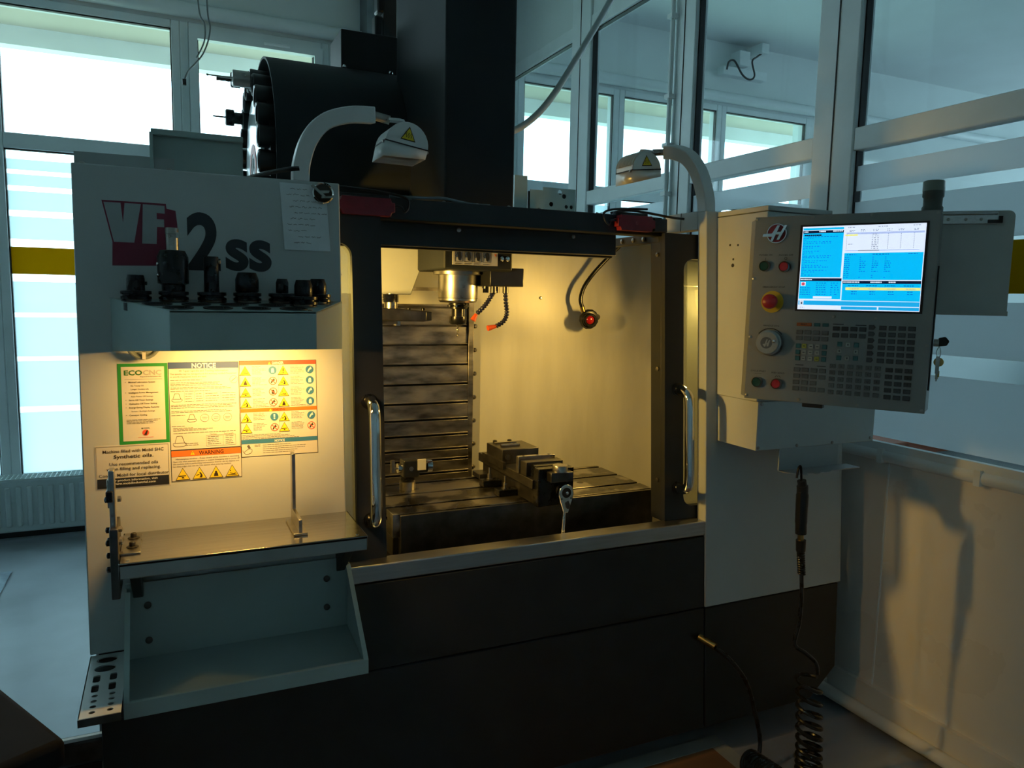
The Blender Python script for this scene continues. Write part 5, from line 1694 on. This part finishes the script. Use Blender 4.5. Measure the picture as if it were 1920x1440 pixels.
loc(MB().lathe([(.0045, 0), (.0045, .0004)], (sx + .037 * .304, -.0016, Hh - sy - .691 * .228), (0, -1, 0), 16), 'stop_icon', 'scr_red', so)
loc(MB().plate([(sx + .008, Hh - sy - .213), (sx + .0125, Hh - sy - .213), (sx + .0125, Hh - sy - .2085), (sx + .008, Hh - sy - .2085)], [], .0003, (0, -.0018, 0)).tube([(sx + .0085, -.0018, Hh - sy - .2085), (sx + .0088, -.0018, Hh - sy - .2055), (sx + .012, -.0018, Hh - sy - .2055), (sx + .0122, -.0018, Hh - sy - .207)], .0004, 4), 'lock_icon', 'scr_navy', so)

# keys: one mesh for each size, copied
_KEY = {}


def key(x, zt_, w_, h_, m_, arrow=False):
    k = (round(w_, 4), round(h_, 4), m_, arrow)
    if k not in _KEY:
        if arrow:
            o = loc(MB().prism([(-w_ / 2, -h_ / 2), (w_ / 4, -h_ / 2), (w_ / 2, 0), (w_ / 4, h_ / 2), (-w_ / 2, h_ / 2)], 'y', -.0030, 0), 'key', m_, cp_, .0008)
        else:
            o = loc(MB().box(-w_ / 2, w_ / 2, -.0030, 0, -h_ / 2, h_ / 2), 'key', m_, cp_, .0012)
        _KEY[k] = o
    else:
        o = _KEY[k].copy()
        COL.objects.link(o)
        o.parent = cp_
    o.location = Q(x, zt_)
    return o


KW, KH = .0176, .0118
key(.1545, .302, .040, .0095, 'key_orange')
key(.189, .302, .0165, .0095, 'key_teal')
key(.211, .302, .0165, .0095, 'key_teal')
for r in range(2):
    for c in range(4):
        key(.1435 + c * .0226, .3238 + r * .0168, KW, KH, 'key_grey')
jx = [.1425, .1585, .1765, .194, .2122]
for r in range(3):
    for c in range(5):
        m_ = 'key_teal' if c in (0, 4) else ('key_yellow' if (r, c) in ((0, 1), (2, 3)) else 'key_white')
        key(jx[c], .3625 + r * .0172, .0128, .0128, m_)
for r in range(4):
    for c in range(4):
        if (r, c) == (2, 3):
            continue
        key(.1435 + c * .0228, .429 + r * .0178, KW, KH, 'key_grey')
for r in range(2):
    for c in range(4):
        key(.239 + c * .0223, .3105 + r * .018, KW, KH, 'key_dark')
for x, z, m_ in ((.251, .3525, 'key_teal'), (.272, .353, 'key_white'), (.293, .353, 'key_teal'), (.251, .3712, 'key_white'), (.293, .3712, 'key_white'), (.251, .39, 'key_teal'), (.272, .39, 'key_white'), (.293, .389, 'key_teal')):
    key(x, z, .0128, .0128, m_)
for r in range(6):
    key(.3285, .304 + r * .0174, .0165, .0125, 'key_dark', True)
    for c in range(4):
        key(.3545 + c * .023, .3045 + r * .0175, KW, KH, 'key_dark')
for r in range(5):
    for c in range(6):
        key(.237 + c * .0226, .413 + r * .018, .0150, KH, 'key_grey')
    for c in range(3):
        key(.3775 + c * .0228, .415 + r * .018, KW, KH, 'key_dark')
kp = MB()
for x0, x1, z in ((.230, .257, .2985), (.287, .314, .2995), (.138, .160, .416), (.196, .219, .4165)):
    kp.box(x0, x1, -.0005, 0, Hh - z - .0012, Hh - z + .0012)
loc(kp, 'group_bar', 'gasket', cp_)
# marks on keys
km = MB()
for x, z, a in ((.272, .353, 90), (.251, .3712, 180), (.293, .3712, 0), (.272, .39, 270)):
    c_, s_ = math.cos(math.radians(a)), math.sin(math.radians(a))
    km.prism([(x + .003 * c_, Hh - z + .003 * s_), (x - .002 * c_ - .0028 * s_, Hh - z - .002 * s_ + .0028 * c_), (x - .002 * c_ + .0028 * s_, Hh - z - .002 * s_ - .0028 * c_)], 'y', -.0035, -.0030)
for r in range(3):
    for c in range(1, 4):
        km.box(jx[c] - .003, jx[c] + .003, -.0034, -.0030, Hh - .3625 - r * .0172 - .001, Hh - .3625 - r * .0172 + .001)
km.text('RESET', .006, (.1545, -.0034, Hh - .304), align='CENTER', bold=.02)
abc = 'ABCDEFGHIJKLMNOPQRSTUVWXYZ'
for i, ch_ in enumerate(abc):
    r, c = divmod(i, 6)
    km.text(ch_, .0072, (.237 + c * .0226, -.0034, Hh - .413 - r * .018 - .0026), align='CENTER', bold=.02)
loc(km, 'key_marks', 'gasket', cp_)['kind'] = 'stuff'
kl = MB()
for i, ch_ in enumerate('789456123-0.'):
    r, c = divmod(i, 3)
    kl.text(ch_, .0072, (.3775 + c * .0228, -.0034, Hh - .415 - r * .018 - .0026), align='CENTER', bold=.02)
loc(kl, 'key_marks', 'gasket', cp_)['kind'] = 'stuff'
# beacon on top
bc = loc(MB().lathe([(.0255, 0), (.0255, .010), (.0225, .014), (.0225, .034), (.0255, .038), (.0255, .052)], (.442, .045, Hh + .002), (0, 0, 1), 28), 'beacon_base', 'beacon_body', cp_)
loc(MB().lathe([(.0262, 0), (.0262, .024), (.024, .026), (.005, .027)], (.442, .045, Hh + .054), (0, 0, 1), 28), 'beacon_cap', 'beacon_lens', bc)
# hinge under the pendant to the box
loc(MB().box(.10, .25, .09, .15, .10, .35), 'swivel_mount', 'pendant_side', cp_, .002)
loc(MB().box(.16, .215, .015, .04, -.012, .004), 'latch', 'gasket', cp_, .002)

# clipboard on the pendant's right side
PM = Matrix.Translation(PO) @ pr_
cl = thing('clipboard', 'grey sheet metal clipboard plate on the right side of the pendant', 'clipboard', (1.90, 1.40, 1.45))


def CL(mb, name, m_, bevel=0.0, parent=None):
    M = Matrix.Translation((1.803, 1.394, 1.487)) @ Matrix.Rotation(math.radians(-42), 4, 'Z')
    return mb.xform(M).build(name, m_, parent or cl, bevel)


CL(MB().plate(rrect(0, .228, 0, .268, .015), [], .002, (0, 0, 0)), 'plate', 'clipboard_grey')
CL(MB().box(.0, .226, -.016, 0, 0, .002).box(.0, .226, -.016, -.014, 0, .012), 'bottom_lip', 'clipboard_grey')
ca = CL(MB().box(.045, .190, -.006, -.001, .234, .260).cyl((.045, -.006, .261), (.187, -.006, .261), .0045, n=10), 'clip', 'sill_steel', .002)
CL(MB().box(.165, .195, -.014, -.006, .236, .244).box(.189, .197, -.014, -.006, .236, .253), 'clip_rubber', 'gasket', 0, ca)
for x in (.065, .105, .14):
    CL(MB().lathe([(.004, 0), (.004, .002), (.002, .003)], (x + .01, -.006, .246), (0, -1, 0), 10), 'clip_rivet', 'bolt_steel', 0, ca)
CL(MB().box(-.012, .012, -.004, .02, .215, .242), 'hinge_block', 'gasket', .002)

# keys in the side lock
kr = thing('key_ring', 'small keys hanging from the black lock on the pendant side', 'keys', (1.80, 1.33, 1.36))


def KR(mb, name, m_, bevel=0.0):
    return mb.xform(PM).build(name, m_, kr, bevel)


KR(MB().lathe([(.010, 0), (.010, .012)], (W + .004, .045, .185), (1, 0, 0), 14), 'lock_barrel', 'machined_steel')
KR(MB().prism([(W + .014, .175), (W + .034, .178), (W + .040, .190), (W + .030, .202), (W + .014, .198)], 'y', .040, .046), 'key_head', 'black_plastic', .003)
KR(MB().tube([(W + .018, .043, .178), (W + .022, .043, .160), (W + .018, .043, .145), (W + .012, .043, .160), (W + .018, .043, .178)], .0012, 6, 6), 'ring', 'chrome')
KR(MB().plate(circle(W + .019, .135, .012, 18), [circle(W + .019, .141, .003, 10)], .002, (0, .043, 0)).box(W + .014, W + .020, .042, .044, .090, .125).box(W + .020, W + .023, .042, .044, .096, .112), 'key', 'brass')
KR(MB().box(W + .013, W + .022, .030, .034, .105, .150).box(W + .016, W + .019, .030, .034, .085, .105), 'key', 'machined_steel')

# ================================================================== AIR GUN AND COILED HOSE
ag = thing('air_gun', 'black air gun on a coiled black hose hanging from the notched bracket', 'air gun', (1.76, 1.66, 0))
R_ = 'black_rubber'
MB().tube([(1.716, 1.66, .985), (1.722, 1.66, 1.015), (1.730, 1.66, 1.018), (1.735, 1.66, .985), (1.735, 1.66, .972)], .0035, 8).build('hook', 'black_oxide', ag)
MB().tube([(1.737, 1.66, .975), (1.742, 1.66, .955), (1.744, 1.66, .92), (1.745, 1.66, .86), (1.748, 1.66, .808)], [.0135, .017, .0185, .018, .017], 14).build('body', 'black_plastic', ag)
MB().tube([(1.728, 1.655, .94), (1.726, 1.652, .90), (1.726, 1.65, .85), (1.724, 1.65, .822)], 0, smooth=4, rect=(.006, .003)).build('trigger', 'black_plastic', ag)
MB().box(1.7255, 1.7285, 1.650, 1.656, .915, .94).build('safety_catch', 'button_red', ag)
MB().cyl((1.748, 1.66, .808), (1.749, 1.66, .788), .009, n=8).build('connector', 'brass', ag)
MB().lathe([(.015, 0), (.014, .035), (.012, .038)], (1.750, 1.66, .788), (.05, 0, -1), 16).build('ferrule', 'black_plastic', ag)
sp2 = []
for i in range(10 * 12 + 1):
    a = 2 * math.pi * i / 12
    sp2.append((1.752 + .010 * i / 120 + .0095 * math.cos(a), 1.66 + .0095 * math.sin(a), .752 - .075 * i / 120))
MB().tube(sp2, .0034, 6, 0).build('bend_spring', R_, ag)
hs = [(1.752, 1.66, .756), (1.762, 1.66, .674), (1.768, 1.66, .60), (1.766, 1.66, .52), (1.753, 1.66, .452), (1.79, 1.65, .42), (1.826, 1.64, .385), (1.838, 1.64, .345)]
MB().tube(hs, .0062, 10).build('hose_lead', R_, ag)
coil = []
nt2 = 11
for i in range(nt2 * 18 + 1):
    f = i / (nt2 * 18)
    a = 2 * math.pi * i / 18
    ax = Vector((1.800 - .03 * f ** 2, 1.64 - .05 * f, .345 - (.345 - .045) * (1 - (1 - f) ** 1.6)))
    coil.append(ax + Vector((.036 * math.cos(a), .036 * math.sin(a), -.008 * math.cos(a))))
MB().tube(coil, .0064, 8, 0).build('coil', R_, ag)
coil2 = []
for i in range(9 * 18 + 1):
    f = i / (9 * 18)
    a = 2 * math.pi * i / 18
    ax = Vector((1.665 - .012 * f, 1.62 + .10 * f, .046))
    coil2.append(ax + Vector((.038 * math.cos(a), .010 * math.sin(a), .038 * math.sin(a))))
MB().tube(coil2, .0058, 8, 0).build('coil', R_, ag)
MB().tube([coil[-1], (1.74, 1.56, .02), (1.70, 1.57, .012), tuple(coil2[0])], .0068, 8).build('hose_loop', R_, ag)
MB().tube([tuple(coil2[-1]), (1.712, 1.74, .10), (1.690, 1.75, .20), (1.651, 1.75, .301), (1.60, 1.77, .375), (1.56, 1.80, .412)], .0068, 10).build('hose_tail', R_, ag)
